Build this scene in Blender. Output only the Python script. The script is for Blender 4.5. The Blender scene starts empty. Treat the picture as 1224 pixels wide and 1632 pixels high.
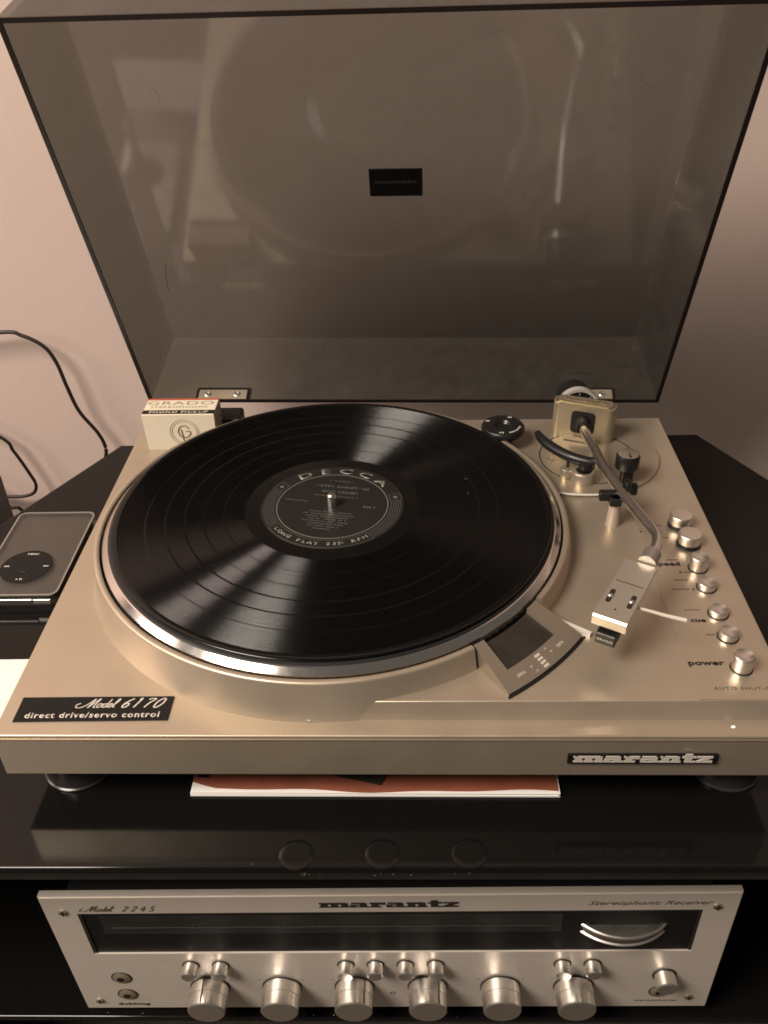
import bpy, bmesh, math, random
from mathutils import Vector, Matrix, Euler
random.seed(7)
sc = bpy.context.scene
COL = sc.collection
PI = math.pi
R = math.radians

# ------------------------------------------------------------------ camera
cam = bpy.data.cameras.new('camera'); camo = bpy.data.objects.new('camera', cam); COL.objects.link(camo)
cam.sensor_fit = 'VERTICAL'; cam.sensor_height = 24.0; cam.lens = 1405.0 / 1632.0 * 24.0
cam.clip_start = 0.02; cam.clip_end = 30
_f = Vector((-0.0305, 0.8180, -0.5744)); _r = Vector((0.9995, 0.0211, -0.0230)); _u = Vector((0.0067, 0.5748, 0.8183))
camo.matrix_world = Matrix(((_r.x, _u.x, -_f.x, 0.01186), (_r.y, _u.y, -_f.y, -0.32521), (_r.z, _u.z, -_f.z, 0.57294), (0, 0, 0, 1)))
sc.camera = camo

# ------------------------------------------------------------------ light
w = bpy.data.worlds.new('World'); sc.world = w; w.use_nodes = True
bg = w.node_tree.nodes['Background']; bg.inputs['Color'].default_value = (1.0, 0.86, 0.76, 1); bg.inputs['Strength'].default_value = 0.125
def area(name, loc, target, size, power, color):
    l = bpy.data.lights.new(name, 'AREA'); l.shape = 'DISK'; l.size = size; l.energy = power; l.color = color
    o = bpy.data.objects.new(name, l); COL.objects.link(o); o.location = loc
    o.rotation_euler = (Vector(target) - Vector(loc)).to_track_quat('-Z', 'Y').to_euler()
    return o
area('room_lamp', (-1.38, -0.95, 2.15), (0.0, 0.15, 0.18), 1.05, 98.0, (1.0, 0.875, 0.745))
area('table_lamp', (-1.70, -0.16, 0.88), (0.0, 0.2, 0.2), 0.50, 11.5, (1.0, 0.79, 0.69))
vs = sc.view_settings
vs.view_transform = 'Standard'; vs.look = 'None'; vs.exposure = -0.15; vs.gamma = 1.0; vs.use_curve_mapping = False
sc.render.engine = 'CYCLES'
sc.cycles.use_denoising = True
sc.cycles.max_bounces = 8; sc.cycles.transparent_max_bounces = 24
sc.cycles.caustics_reflective = False; sc.cycles.caustics_refractive = False
sc.cycles.pixel_filter_type = 'BLACKMAN_HARRIS'; sc.cycles.filter_width = 1.7

# ------------------------------------------------------------------ materials
def new_mat(name):
    m = bpy.data.materials.new(name); m.use_nodes = True
    nt = m.node_tree; return m, nt, nt.nodes['Principled BSDF']
def pm(name, col, rough=0.5, metal=0.0, var=0.0, vscale=40, rvar=0.0, bump=0.0, bscale=300, stretch=None, spec=0.5, aniso=0.0, emit=None, coat=0.0):
    m, nt, b = new_mat(name)
    b.inputs['Base Color'].default_value = (*col, 1); b.inputs['Roughness'].default_value = rough
    b.inputs['Metallic'].default_value = metal; b.inputs['Specular IOR Level'].default_value = spec
    b.inputs['Anisotropic'].default_value = aniso
    b.inputs['Coat Weight'].default_value = coat; b.inputs['Coat Roughness'].default_value = 0.08
    if emit: b.inputs['Emission Color'].default_value = (*emit[0], 1); b.inputs['Emission Strength'].default_value = emit[1]
    L = nt.links
    tc = nt.nodes.new('ShaderNodeTexCoord'); mp = nt.nodes.new('ShaderNodeMapping'); L.new(tc.outputs['Object'], mp.inputs['Vector'])
    if stretch: mp.inputs['Scale'].default_value = stretch
    if var or rvar:
        n = nt.nodes.new('ShaderNodeTexNoise'); n.inputs['Scale'].default_value = vscale; n.inputs['Detail'].default_value = 6; n.inputs['Roughness'].default_value = 0.62
        L.new(mp.outputs['Vector'], n.inputs['Vector'])
        if var:
            mr = nt.nodes.new('ShaderNodeMapRange'); mr.inputs['From Min'].default_value = 0.3; mr.inputs['From Max'].default_value = 0.7
            mr.inputs['To Min'].default_value = 1 - var; mr.inputs['To Max'].default_value = 1 + var
            L.new(n.outputs['Fac'], mr.inputs['Value'])
            mx = nt.nodes.new('ShaderNodeVectorMath'); mx.operation = 'SCALE'; mx.inputs[0].default_value = col
            L.new(mr.outputs['Result'], mx.inputs['Scale']); L.new(mx.outputs['Vector'], b.inputs['Base Color'])
        if rvar:
            mr2 = nt.nodes.new('ShaderNodeMapRange'); mr2.inputs['From Min'].default_value = 0.3; mr2.inputs['From Max'].default_value = 0.7
            mr2.inputs['To Min'].default_value = max(0.02, rough - rvar); mr2.inputs['To Max'].default_value = rough + rvar
            L.new(n.outputs['Fac'], mr2.inputs['Value']); L.new(mr2.outputs['Result'], b.inputs['Roughness'])
    if bump:
        n2 = nt.nodes.new('ShaderNodeTexNoise'); n2.inputs['Scale'].default_value = bscale; n2.inputs['Detail'].default_value = 3
        L.new(mp.outputs['Vector'], n2.inputs['Vector'])
        bp = nt.nodes.new('ShaderNodeBump'); bp.inputs['Strength'].default_value = bump; bp.inputs['Distance'].default_value = 0.001
        L.new(n2.outputs['Fac'], bp.inputs['Height']); L.new(bp.outputs['Normal'], b.inputs['Normal'])
    return m
M = {}
M['wall'] = pm('painted_wall', (0.62, 0.487, 0.428), 0.85, var=0.025, vscale=5, bump=0.16, bscale=260)
M['floor'] = pm('dark_carpet', (0.06, 0.05, 0.04), 0.95, var=0.2, vscale=60)
M['champ'] = pm('champagne_satin', (0.55, 0.466, 0.362), 0.41, metal=0.70, var=0.028, vscale=24, rvar=0.06, bump=0.06, bscale=1500)
M['champ_panel'] = pm('champagne_panel', (0.55, 0.466, 0.362), 0.36, metal=0.72, var=0.02, vscale=12, rvar=0.02, bump=0.04, bscale=1800)
M['gold'] = pm('gold_housing', (0.44, 0.375, 0.26), 0.42, metal=0.7, var=0.03, vscale=30, rvar=0.03)
M['gold_edge'] = pm('gold_polished', (0.75, 0.64, 0.45), 0.18, metal=1.0)
M['alu'] = pm('turned_aluminium', (0.88, 0.84, 0.78), 0.33, metal=1.0, rvar=0.05, vscale=120, stretch=(1, 1, 12))
M['alu_face'] = pm('brushed_faceplate', (0.80, 0.72, 0.64), 0.45, metal=0.45, var=0.03, vscale=60, stretch=(0.6, 1, 14), rvar=0.04)
M['chrome'] = pm('chrome_tube', (0.82, 0.79, 0.75), 0.22, metal=1.0, rvar=0.04, vscale=60)
M['platter'] = pm('polished_platter_edge', (0.78, 0.75, 0.71), 0.16, metal=1.0, rvar=0.04, vscale=35)
M['platter_side'] = pm('platter_lower_side', (0.22, 0.21, 0.20), 0.4, metal=0.9, rvar=0.06, vscale=40)
M['rubber'] = pm('black_rubber', (0.012, 0.012, 0.012), 0.55, rvar=0.08, vscale=60)
M['black'] = pm('black_plastic', (0.010, 0.010, 0.010), 0.38, rvar=0.08, vscale=80)
M['gloss_black'] = pm('gloss_black_lacquer', (0.006, 0.0056, 0.0054), 0.10, rvar=0.04, vscale=14, spec=0.25)
M['stand_rail'] = pm('satin_black_rail', (0.022, 0.020, 0.018), 0.42, var=0.3, vscale=40, rvar=0.1)
M['dark'] = pm('dark_cavity', (0.008, 0.0075, 0.007), 0.6)
M['dial'] = pm('smoked_dial', (0.022, 0.021, 0.020), 0.5, spec=0.3, var=0.35, vscale=30, stretch=(1, 1, 6))
M['dial_pane'] = pm('dial_pane', (0.009, 0.008, 0.0075), 0.6, spec=0.2)
M['pad'] = pm('clear_pad', (0.007, 0.0065, 0.006), 0.12, spec=0.34)
M['collar'] = pm('collar_steel', (0.50, 0.47, 0.43), 0.42, metal=0.85)
M['ring'] = pm('dial_ring_silver', (0.72, 0.68, 0.62), 0.32, metal=0.45)
M['lit_edge_paint'] = pm('lit_edge_paint', (0.86, 0.80, 0.72), 0.4, metal=0.2)  # pale tone painted where light catches an edge
M['case_edge'] = pm('case_edge', (0.30, 0.275, 0.245), 0.18, metal=0.2)
M['badge'] = pm('black_badge', (0.009, 0.008, 0.008), 0.5, spec=0.22, rvar=0.05, vscale=50)
M['white_print'] = pm('pale_print', (0.62, 0.57, 0.50), 0.5)
M['silver_print'] = pm('silver_print', (0.70, 0.66, 0.60), 0.45)
M['dim_print'] = pm('dull_print', (0.055, 0.055, 0.055), 0.5)
M['black_print'] = pm('black_print', (0.02, 0.016, 0.012), 0.6)
M['faint_print'] = pm('brown_print', (0.10, 0.075, 0.055), 0.6)
M['grey_print'] = pm('grey_print', (0.30, 0.27, 0.23), 0.6)
M['label'] = pm('paper_label', (0.014, 0.0135, 0.013), 0.42, rvar=0.05, vscale=60)
M['label_print'] = pm('label_silver_ink', (0.235, 0.225, 0.20), 0.4, metal=0.3)
M['label_fine'] = pm('label_fine_ink', (0.105, 0.10, 0.085), 0.5)
M['card'] = pm('cream_card', (0.80, 0.72, 0.56), 0.6, var=0.03, vscale=40, rvar=0.05)
M['card_red'] = pm('red_card', (0.50, 0.10, 0.05), 0.55)
M['card_black'] = pm('black_card', (0.012, 0.010, 0.008), 0.5)
M['card_grey'] = pm('grey_card_ink', (0.36, 0.30, 0.22), 0.6)
M['paper'] = pm('white_paper', (0.86, 0.84, 0.80), 0.7, var=0.02, vscale=30)
M['booklet'] = pm('orange_brown_cover', (0.27, 0.085, 0.048), 0.5, var=0.10, vscale=60, rvar=0.06)
M['player'] = pm('graphite_player', (0.075, 0.067, 0.059), 0.34, metal=0.4, rvar=0.04, vscale=60)
M['wheel'] = pm('click_wheel_black', (0.006, 0.006, 0.006), 0.4, spec=0.25)
M['strobe'] = pm('strobe_housing', (0.27, 0.225, 0.175), 0.36, metal=0.4, rvar=0.04, vscale=60)
M['strobe_glass'] = pm('strobe_window', (0.022, 0.019, 0.016), 0.08, var=0.4, vscale=60)
M['white_plastic'] = pm('white_finger_lift', (0.72, 0.66, 0.56), 0.3)
M['shell'] = pm('headshell_silver', (0.64, 0.59, 0.50), 0.34, metal=0.75, rvar=0.04, vscale=60)
M['cord'] = pm('black_cord', (0.020, 0.013, 0.010), 0.5)
M['foot'] = pm('foot_plastic', (0.035, 0.032, 0.030), 0.25)
M['pilot'] = pm('pilot_lens', (0.95, 0.90, 0.85), 0.15, emit=((1, 0.86, 0.7), 1.2))
M['post'] = pm('pale_post', (0.66, 0.55, 0.46), 0.35, metal=0.4)
M['dust'] = pm('dust_fleck', (0.55, 0.50, 0.45), 0.9)

def smoked(name, tint, rough, ior=1.5, dust=0.03):
    m = bpy.data.materials.new(name); m.use_nodes = True; nt = m.node_tree; nt.nodes.clear(); L = nt.links
    out = nt.nodes.new('ShaderNodeOutputMaterial'); mix = nt.nodes.new('ShaderNodeMixShader')
    tr = nt.nodes.new('ShaderNodeBsdfTransparent'); gl = nt.nodes.new('ShaderNodeBsdfGlossy'); lw = nt.nodes.new('ShaderNodeLayerWeight'); pw = nt.nodes.new('ShaderNodeMath'); fr = nt.nodes.new('ShaderNodeMath')
    tr.inputs['Color'].default_value = (*tint, 1); gl.inputs['Roughness'].default_value = rough; gl.inputs['Color'].default_value = (1, 1, 1, 1)
    lw.inputs['Blend'].default_value = 0.5; pw.operation = 'POWER'; pw.inputs[1].default_value = 5.0; L.new(lw.outputs['Facing'], pw.inputs[0])
    f0 = ((ior - 1) / (ior + 1)) ** 2; fr.operation = 'MULTIPLY_ADD'; fr.inputs[1].default_value = 1 - f0; fr.inputs[2].default_value = f0; L.new(pw.outputs['Value'], fr.inputs[0])
    def mth(op, a, b_=None, c_=None):
        q = nt.nodes.new('ShaderNodeMath'); q.operation = op
        for i_, v_ in enumerate((a, b_, c_)):
            if v_ is None: continue
            if isinstance(v_, (int, float)): q.inputs[i_].default_value = v_
            else: L.new(v_, q.inputs[i_])
        return q.outputs['Value']
    cs = mth('SUBTRACT', 1.0, lw.outputs['Facing'])
    cr = mth('SQRT', mth('SUBTRACT', 1.0, mth('DIVIDE', mth('SUBTRACT', 1.0, mth('MULTIPLY', cs, cs)), ior * ior)))
    ex = mth('POWER', mth('DIVIDE', 1.0, cr), 1.0)
    cc = nt.nodes.new('ShaderNodeCombineColor')
    for i_ in range(3): L.new(mth('POWER', tint[i_], ex), cc.inputs[i_])
    L.new(cc.outputs['Color'], tr.inputs['Color'])
    tc = nt.nodes.new('ShaderNodeTexCoord'); n = nt.nodes.new('ShaderNodeTexNoise'); n.inputs['Scale'].default_value = 9; n.inputs['Detail'].default_value = 5
    L.new(tc.outputs['Object'], n.inputs['Vector'])
    mr = nt.nodes.new('ShaderNodeMapRange'); mr.inputs['To Min'].default_value = rough * 0.3; mr.inputs['To Max'].default_value = rough * 1.7
    L.new(n.outputs['Fac'], mr.inputs['Value']); L.new(mr.outputs['Result'], gl.inputs['Roughness'])
    # a thin film of dust: a little diffuse over everything
    df = nt.nodes.new('ShaderNodeBsdfDiffuse'); df.inputs['Color'].default_value = (0.42, 0.39, 0.35, 1)
    n2 = nt.nodes.new('ShaderNodeTexNoise'); n2.inputs['Scale'].default_value = 55; n2.inputs['Detail'].default_value = 8; n2.inputs['Roughness'].default_value = 0.7
    L.new(tc.outputs['Object'], n2.inputs['Vector'])
    mr2 = nt.nodes.new('ShaderNodeMapRange'); mr2.inputs['From Min'].default_value = 0.35; mr2.inputs['From Max'].default_value = 0.75; mr2.inputs['To Min'].default_value = dust; mr2.inputs['To Max'].default_value = dust * 2.2
    L.new(n2.outputs['Fac'], mr2.inputs['Value'])
    mix2 = nt.nodes.new('ShaderNodeMixShader')
    L.new(mr2.outputs['Result'], mix2.inputs['Fac']); L.new(tr.outputs['BSDF'], mix2.inputs[1]); L.new(df.outputs['BSDF'], mix2.inputs[2])
    L.new(fr.outputs['Value'], mix.inputs['Fac']); L.new(mix2.outputs['Shader'], mix.inputs[1]); L.new(gl.outputs['BSDF'], mix.inputs[2])
    L.new(mix.outputs['Shader'], out.inputs['Surface'])
    return m
M['lid'] = smoked('smoked_acrylic', (0.54, 0.545, 0.535), 0.07, 1.42)
M['lid_edge'] = pm('acrylic_edge', (0.018, 0.012, 0.010), 0.3)
M['clear'] = smoked('clear_case_plastic', (0.93, 0.92, 0.90), 0.12)

def vinyl():
    m, nt, b = new_mat('vinyl_grooves'); L = nt.links
    N = lambda t, **k: nt.nodes.new('ShaderNode' + t)
    b.inputs['Base Color'].default_value = (0.003, 0.003, 0.003, 1); b.inputs['Specular IOR Level'].default_value = 0.40
    tc = N('TexCoord'); sx = N('SeparateXYZ'); L.new(tc.outputs['Object'], sx.inputs['Vector'])
    cx = N('CombineXYZ'); L.new(sx.outputs['X'], cx.inputs['X']); L.new(sx.outputs['Y'], cx.inputs['Y'])
    ln = N('VectorMath'); ln.operation = 'LENGTH'; L.new(cx.outputs['Vector'], ln.inputs[0])
    rad = N('VectorMath'); rad.operation = 'NORMALIZE'; L.new(cx.outputs['Vector'], rad.inputs[0])
    ramp = N('ValToRGB'); ramp.color_ramp.interpolation = 'CONSTANT'
    mr = N('MapRange'); mr.inputs['From Min'].default_value = 0.0; mr.inputs['From Max'].default_value = 0.16
    L.new(ln.outputs['Value'], mr.inputs['Value']); L.new(mr.outputs['Result'], ramp.inputs['Fac'])
    el = ramp.color_ramp.elements
    el[0].position = 0; el[0].color = (0, 0, 0, 1); el[1].position = 0.0605 / 0.16; el[1].color = (1, 1, 1, 1)
    for rr in (0.0745, 0.0880, 0.1010, 0.1140, 0.1275):
        e = el.new((rr - 0.0004) / 0.16); e.color = (0, 0, 0, 1)
        e = el.new((rr + 0.0004) / 0.16); e.color = (1, 1, 1, 1)
    e = el.new(0.1462 / 0.16); e.color = (0, 0, 0, 1)
    # groove walls: far too fine to build, so the surface normal tips in and out along the radius
    wn_ = N('TexWhiteNoise'); wn_.noise_dimensions = '3D'
    sc_ = N('VectorMath'); sc_.operation = 'SCALE'; sc_.inputs['Scale'].default_value = 9137.0; L.new(tc.outputs['Object'], sc_.inputs[0]); L.new(sc_.outputs['Vector'], wn_.inputs['Vector'])
    nz = N('TexNoise'); nz.noise_dimensions = '1D'; nz.inputs['Scale'].default_value = 1500; nz.inputs['Detail'].default_value = 5; nz.inputs['Roughness'].default_value = 0.7
    L.new(ln.outputs['Value'], nz.inputs['W'])
    amp = N('MapRange'); amp.inputs['From Min'].default_value = 0.3; amp.inputs['From Max'].default_value = 0.7; amp.inputs['To Min'].default_value = GROOVE * 0.86; amp.inputs['To Max'].default_value = GROOVE * 1.12
    L.new(nz.outputs['Fac'], amp.inputs['Value'])
    sp_ = N('SeparateColor'); L.new(wn_.outputs['Color'], sp_.inputs['Color'])
    sg = N('Math'); sg.operation = 'SUBTRACT'; sg.inputs[1].default_value = 0.5; L.new(sp_.outputs['Red'], sg.inputs[0])
    sg2 = N('Math'); sg2.operation = 'SIGN'; L.new(sg.outputs['Value'], sg2.inputs[0])
    k = N('MapRange'); k.inputs['To Min'].default_value = 0.80; k.inputs['To Max'].default_value = 1.25; L.new(sp_.outputs['Green'], k.inputs['Value'])
    k1 = N('Math'); k1.operation = 'MULTIPLY'; L.new(k.outputs['Result'], k1.inputs[0]); L.new(sg2.outputs['Value'], k1.inputs[1])
    lt = N('Math'); lt.operation = 'GREATER_THAN'; lt.inputs[1].default_value = 0.14; L.new(sp_.outputs['Blue'], lt.inputs[0])
    kl = N('Math'); kl.operation = 'MULTIPLY'; L.new(k1.outputs['Value'], kl.inputs[0]); L.new(lt.outputs['Value'], kl.inputs[1])
    k2 = N('Math'); k2.operation = 'MULTIPLY'; L.new(kl.outputs['Value'], k2.inputs[0]); L.new(amp.outputs['Result'], k2.inputs[1])
    k3 = N('Math'); k3.operation = 'MULTIPLY'; L.new(k2.outputs['Value'], k3.inputs[0]); L.new(ramp.outputs['Color'], k3.inputs[1])
    tilt = N('VectorMath'); tilt.operation = 'SCALE'; L.new(rad.outputs['Vector'], tilt.inputs[0]); L.new(k3.outputs['Value'], tilt.inputs['Scale'])
    ge = N('NewGeometry'); ad_ = N('VectorMath'); ad_.operation = 'ADD'; L.new(ge.outputs['Normal'], ad_.inputs[0]); L.new(tilt.outputs['Vector'], ad_.inputs[1])
    nn = N('VectorMath'); nn.operation = 'NORMALIZE'; L.new(ad_.outputs['Vector'], nn.inputs[0]); L.new(nn.outputs['Vector'], b.inputs['Normal'])
    b.inputs['Roughness'].default_value = 0.17
    m.cycles.use_bump_map_correction = False
    return m
GROOVE = 1.0

M['vinyl'] = vinyl()

# ------------------------------------------------------------------ mesh helpers
def tag(o, label=None, cat=None, group=None, kind=None):
    if label: o['label'] = label
    if cat: o['category'] = cat
    if group: o['group'] = group
    if kind: o['kind'] = kind
    return o
def obj(name, data, mat, parent=None, loc=None, rot=None, smooth=None):
    if isinstance(data, bmesh.types.BMesh):
        bmesh.ops.recalc_face_normals(data, faces=data.faces[:])
        me = bpy.data.meshes.new(name); data.to_mesh(me); data.free()
        if smooth is not None: shade(me, smooth)
    else: me = data
    if mat and not me.materials: me.materials.append(M[mat])
    o = bpy.data.objects.new(name, me); COL.objects.link(o)
    if parent is not None: o.parent = parent
    if loc is not None: o.location = loc
    elif parent is not None and parent.get('_world'): o.location = -Vector(parent.location)
    if rot is not None: o.rotation_euler = rot
    return o
def wn(o):
    md = o.modifiers.new('weighted_normals', 'WEIGHTED_NORMAL'); md.weight = 100; md.keep_sharp = True; return o
def shade(me, deg=35):
    for p in me.polygons: p.use_smooth = True
    me.set_sharp_from_angle(angle=R(deg))
def thing(name, loc, label, cat, rot=(0, 0, 0), world=True, group=None):
    o = bpy.data.objects.new(name, None); COL.objects.link(o); o.location = loc; o.rotation_euler = rot; o.empty_display_size = 0.02
    if world: o['_world'] = 1
    return tag(o, label, cat, group)
def BM(): return bmesh.new()
def box(bm, x0, x1, y0, y1, z0, z1, bev=0, seg=2):
    r = bmesh.ops.create_cube(bm, size=1)
    vs_ = r['verts']
    for v in vs_: v.co = Vector(((x0 + x1) / 2 + v.co.x * (x1 - x0), (y0 + y1) / 2 + v.co.y * (y1 - y0), (z0 + z1) / 2 + v.co.z * (z1 - z0)))
    if bev:
        es = list({e for v in vs_ for e in v.link_edges})
        bmesh.ops.bevel(bm, geom=es, offset=bev, segments=seg, affect='EDGES', profile=0.5)
    return bm
def prism(bm, pts, z0, z1, pts_top=None, bev=0):
    top = pts_top or pts
    a = [bm.verts.new((x, y, z0)) for x, y in pts]; b = [bm.verts.new((x, y, z1)) for x, y in top]
    n = len(pts); bm.faces.new(a[::-1]); ft = bm.faces.new(b)
    for i in range(n): bm.faces.new((a[i], a[(i + 1) % n], b[(i + 1) % n], b[i]))
    if bev: bmesh.ops.bevel(bm, geom=list(ft.edges), offset=bev, segments=2, affect='EDGES', profile=0.5)
    return bm
def lathe(bm, prof, seg=48, a0=0.0, a1=2 * PI, c=(0, 0, 0), axis='Z', closed=False):
    full = abs(a1 - a0 - 2 * PI) < 1e-6
    n = seg if full else seg + 1
    rings = []
    for i in range(n):
        a = a0 + (a1 - a0) * i / seg
        ring = []
        for r, h in prof:
            p = (r * math.cos(a), r * math.sin(a), h)
            if axis == 'Y': p = (p[0], -p[2], p[1])      # height runs towards -Y
            ring.append(p)
        rings.append(ring)
    vv = [[bm.verts.new((p[0] + c[0], p[1] + c[1], p[2] + c[2])) for p in ring] for ring in rings]
    m = len(prof)
    for i in range(seg):
        j = (i + 1) % n
        for k in range(m if closed else m - 1):
            k2 = (k + 1) % m
            q = [vv[i][k], vv[j][k], vv[j][k2], vv[i][k2]]
            bm.faces.new(q)
    if not full and closed:
        bm.faces.new(vv[0]); bm.faces.new(vv[-1][::-1])
    bmesh.ops.remove_doubles(bm, verts=bm.verts[:], dist=1e-7)
    return bm
def catmull(pts, n=8):
    P = [Vector(p) for p in pts]; P = [2 * P[0] - P[1]] + P + [2 * P[-1] - P[-2]]; out = []
    for i in range(1, len(P) - 2):
        for k in range(n):
            t = k / n; a, b, c, d = P[i - 1], P[i], P[i + 1], P[i + 2]
            out.append(0.5 * ((2 * b) + (c - a) * t + (2 * a - 5 * b + 4 * c - d) * t * t + (3 * b - a - 3 * c + d) * t ** 3))
    out.append(P[-2]); return out
def tube(bm, pts, r, seg=10, cap=True, spline=8):
    P = catmull(pts, spline) if spline else [Vector(p) for p in pts]
    rr = r if callable(r) else (lambda t: r)
    up = Vector((0, 0, 1)); rings = []
    for i, p in enumerate(P):
        t = (P[min(i + 1, len(P) - 1)] - P[max(i - 1, 0)]).normalized()
        s = t.cross(up)
        if s.length < 1e-4: s = t.cross(Vector((0, 1, 0)))
        s.normalize(); u = s.cross(t); q = rr(i / (len(P) - 1))
        rings.append([bm.verts.new(p + (s * math.cos(a) + u * math.sin(a)) * q) for a in [2 * PI * k / seg for k in range(seg)]])
    for i in range(len(rings) - 1):
        for k in range(seg): bm.faces.new((rings[i][k], rings[i][(k + 1) % seg], rings[i + 1][(k + 1) % seg], rings[i + 1][k]))
    if cap: bm.faces.new(rings[0][::-1]); bm.faces.new(rings[-1])
    return bm
def frame(o, xdir, ydir):
    x = Vector(xdir).normalized(); y = Vector(ydir); y = (y - x * y.dot(x)).normalized(); z = x.cross(y)
    m = Matrix((x, y, z)).transposed().to_4x4(); m.translation = Vector(o); return m
_dg = None
def text_mesh(body, h, bold=0.0, xs=1.0, shear=0.0, align='CENTER', depth=0.00015, space=1.0):
    c = bpy.data.curves.new('t', 'FONT'); c.body = body; c.size = 1.0; c.align_x = align; c.offset = bold; c.shear = shear; c.space_character = space
    c.resolution_u = 3
    o = bpy.data.objects.new('t', c); COL.objects.link(o)
    bpy.context.view_layer.update()
    me = bpy.data.meshes.new_from_object(o.evaluated_get(bpy.context.evaluated_depsgraph_get()))
    bpy.data.objects.remove(o); bpy.data.curves.remove(c)
    bm = BM(); bm.from_mesh(me); bpy.data.meshes.remove(me)
    k = h / 0.72
    for v in bm.verts: v.co = Vector((v.co.x * k * xs, v.co.y * k, 0))
    r = bmesh.ops.extrude_face_region(bm, geom=bm.faces[:])
    for g in r['geom']:
        if isinstance(g, bmesh.types.BMVert): g.co.z += depth
    return bm
def merge(dst, src, mat=None):
    if mat is not None: src.transform(mat)
    me = bpy.data.meshes.new('tmp'); src.to_mesh(me); src.free(); dst.from_mesh(me); bpy.data.meshes.remove(me); return dst
def text(dst, body, h, o, xdir, ydir, **kw):
    return merge(dst, text_mesh(body, h, **kw), frame(o, xdir, ydir))
def arc_text(dst, body, h, c, r, a_mid, step, top=True, wid=None, **kw):
    n = len(body)
    for i, ch in enumerate(body):
        if ch == ' ': continue
        off = (i - (n - 1) / 2) * step
        a = a_mid - off if top else a_mid + off
        o = (c[0] + r * math.cos(a), c[1] + r * math.sin(a), c[2])
        rad = Vector((math.cos(a), math.sin(a), 0)); tn = Vector((math.sin(a), -math.cos(a), 0))
        if top: text(dst, ch, h, o, tn, rad, **kw)
        else: text(dst, ch, h, o, -tn, -rad, **kw)
def ribbon(bm, pts, wd, depth=0.00015, z=0.0, n=6):
    P = catmull([(p[0], p[1], 0) for p in pts], n) if n else [Vector((p[0], p[1], 0)) for p in pts]
    A, B = [], []
    for i, p in enumerate(P):
        t = (P[min(i + 1, len(P) - 1)] - P[max(i - 1, 0)]).normalized(); s = Vector((-t.y, t.x, 0))
        ww = wd * (0.75 + 0.45 * abs(t.y))
        zz = z + depth + i * 4e-7
        A.append(bm.verts.new((p.x + s.x * ww, p.y + s.y * ww, zz))); B.append(bm.verts.new((p.x - s.x * ww, p.y - s.y * ww, zz)))
    for i in range(len(P) - 1): bm.faces.new((A[i], B[i], B[i + 1], A[i + 1]))
def script_model(h, shear=0.42, wd=0.045):
    S = [[(-0.75, 0.52), (-0.98, 0.34), (-0.86, 0.06), (-0.45, 0.04), (-0.05, 0.42), (0.2, 1.0), (0.2, 0.5), (0.14, 0.0)],
         [(0.14, 0.0), (0.38, 0.55), (0.62, 1.02), (0.58, 0.5), (0.6, 0.06), (0.78, 0.06)],
         [(1.12, 0.42), (0.92, 0.46), (0.82, 0.22), (0.96, 0.02), (1.14, 0.16), (1.12, 0.42), (1.28, 0.36)],
         [(1.58, 0.42), (1.38, 0.44), (1.30, 0.2), (1.42, 0.02), (1.58, 0.2), (1.62, 0.95), (1.60, 0.2), (1.74, 0.04)],
         [(1.74, 0.2), (1.98, 0.3), (1.96, 0.46), (1.80, 0.40), (1.80, 0.10), (1.98, 0.03), (2.12, 0.16)],
         [(2.12, 0.16), (2.34, 0.72), (2.28, 1.0), (2.20, 0.7), (2.24, 0.1), (2.42, 0.06)]]
    bm = BM()
    for i, s in enumerate(S): ribbon(bm, [(h * (x + shear * y), h * y) for x, y in s], h * wd, z=i * 1.2e-5)
    return bm
def script_digits(h, digits, shear=0.42, wd=0.05, adv=0.78):
    G = {'6': [[(0.52, 1.0), (0.18, 0.62), (0.05, 0.25), (0.2, 0.0), (0.46, 0.12), (0.46, 0.42), (0.22, 0.46), (0.08, 0.28)]],
         '1': [[(0.16, 0.86), (0.30, 1.0), (0.22, 0.0)]],
         '7': [[(0.06, 0.86), (0.16, 0.96), (0.60, 0.96), (0.34, 0.5), (0.22, 0.0)]],
         '0': [[(0.32, 1.0), (0.06, 0.62), (0.10, 0.08), (0.36, 0.0), (0.60, 0.4), (0.56, 0.9), (0.32, 1.0)]],
         '2': [[(0.06, 0.78), (0.28, 1.0), (0.50, 0.78), (0.30, 0.4), (0.04, 0.04), (0.30, 0.06), (0.56, 0.02)]],
         '4': [[(0.40, 1.0), (0.06, 0.32), (0.60, 0.34)], [(0.46, 0.66), (0.34, 0.0)]],
         '5': [[(0.58, 0.98), (0.24, 0.96), (0.16, 0.56), (0.42, 0.52), (0.46, 0.16), (0.22, 0.0), (0.04, 0.14)]]}
    bm = BM()
    for i, d in enumerate(digits):
        for j, s in enumerate(G[d]): ribbon(bm, [(h * (x + adv * i + shear * y), h * y) for x, y in s], h * wd, z=j * 1.2e-5)
    return bm
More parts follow.
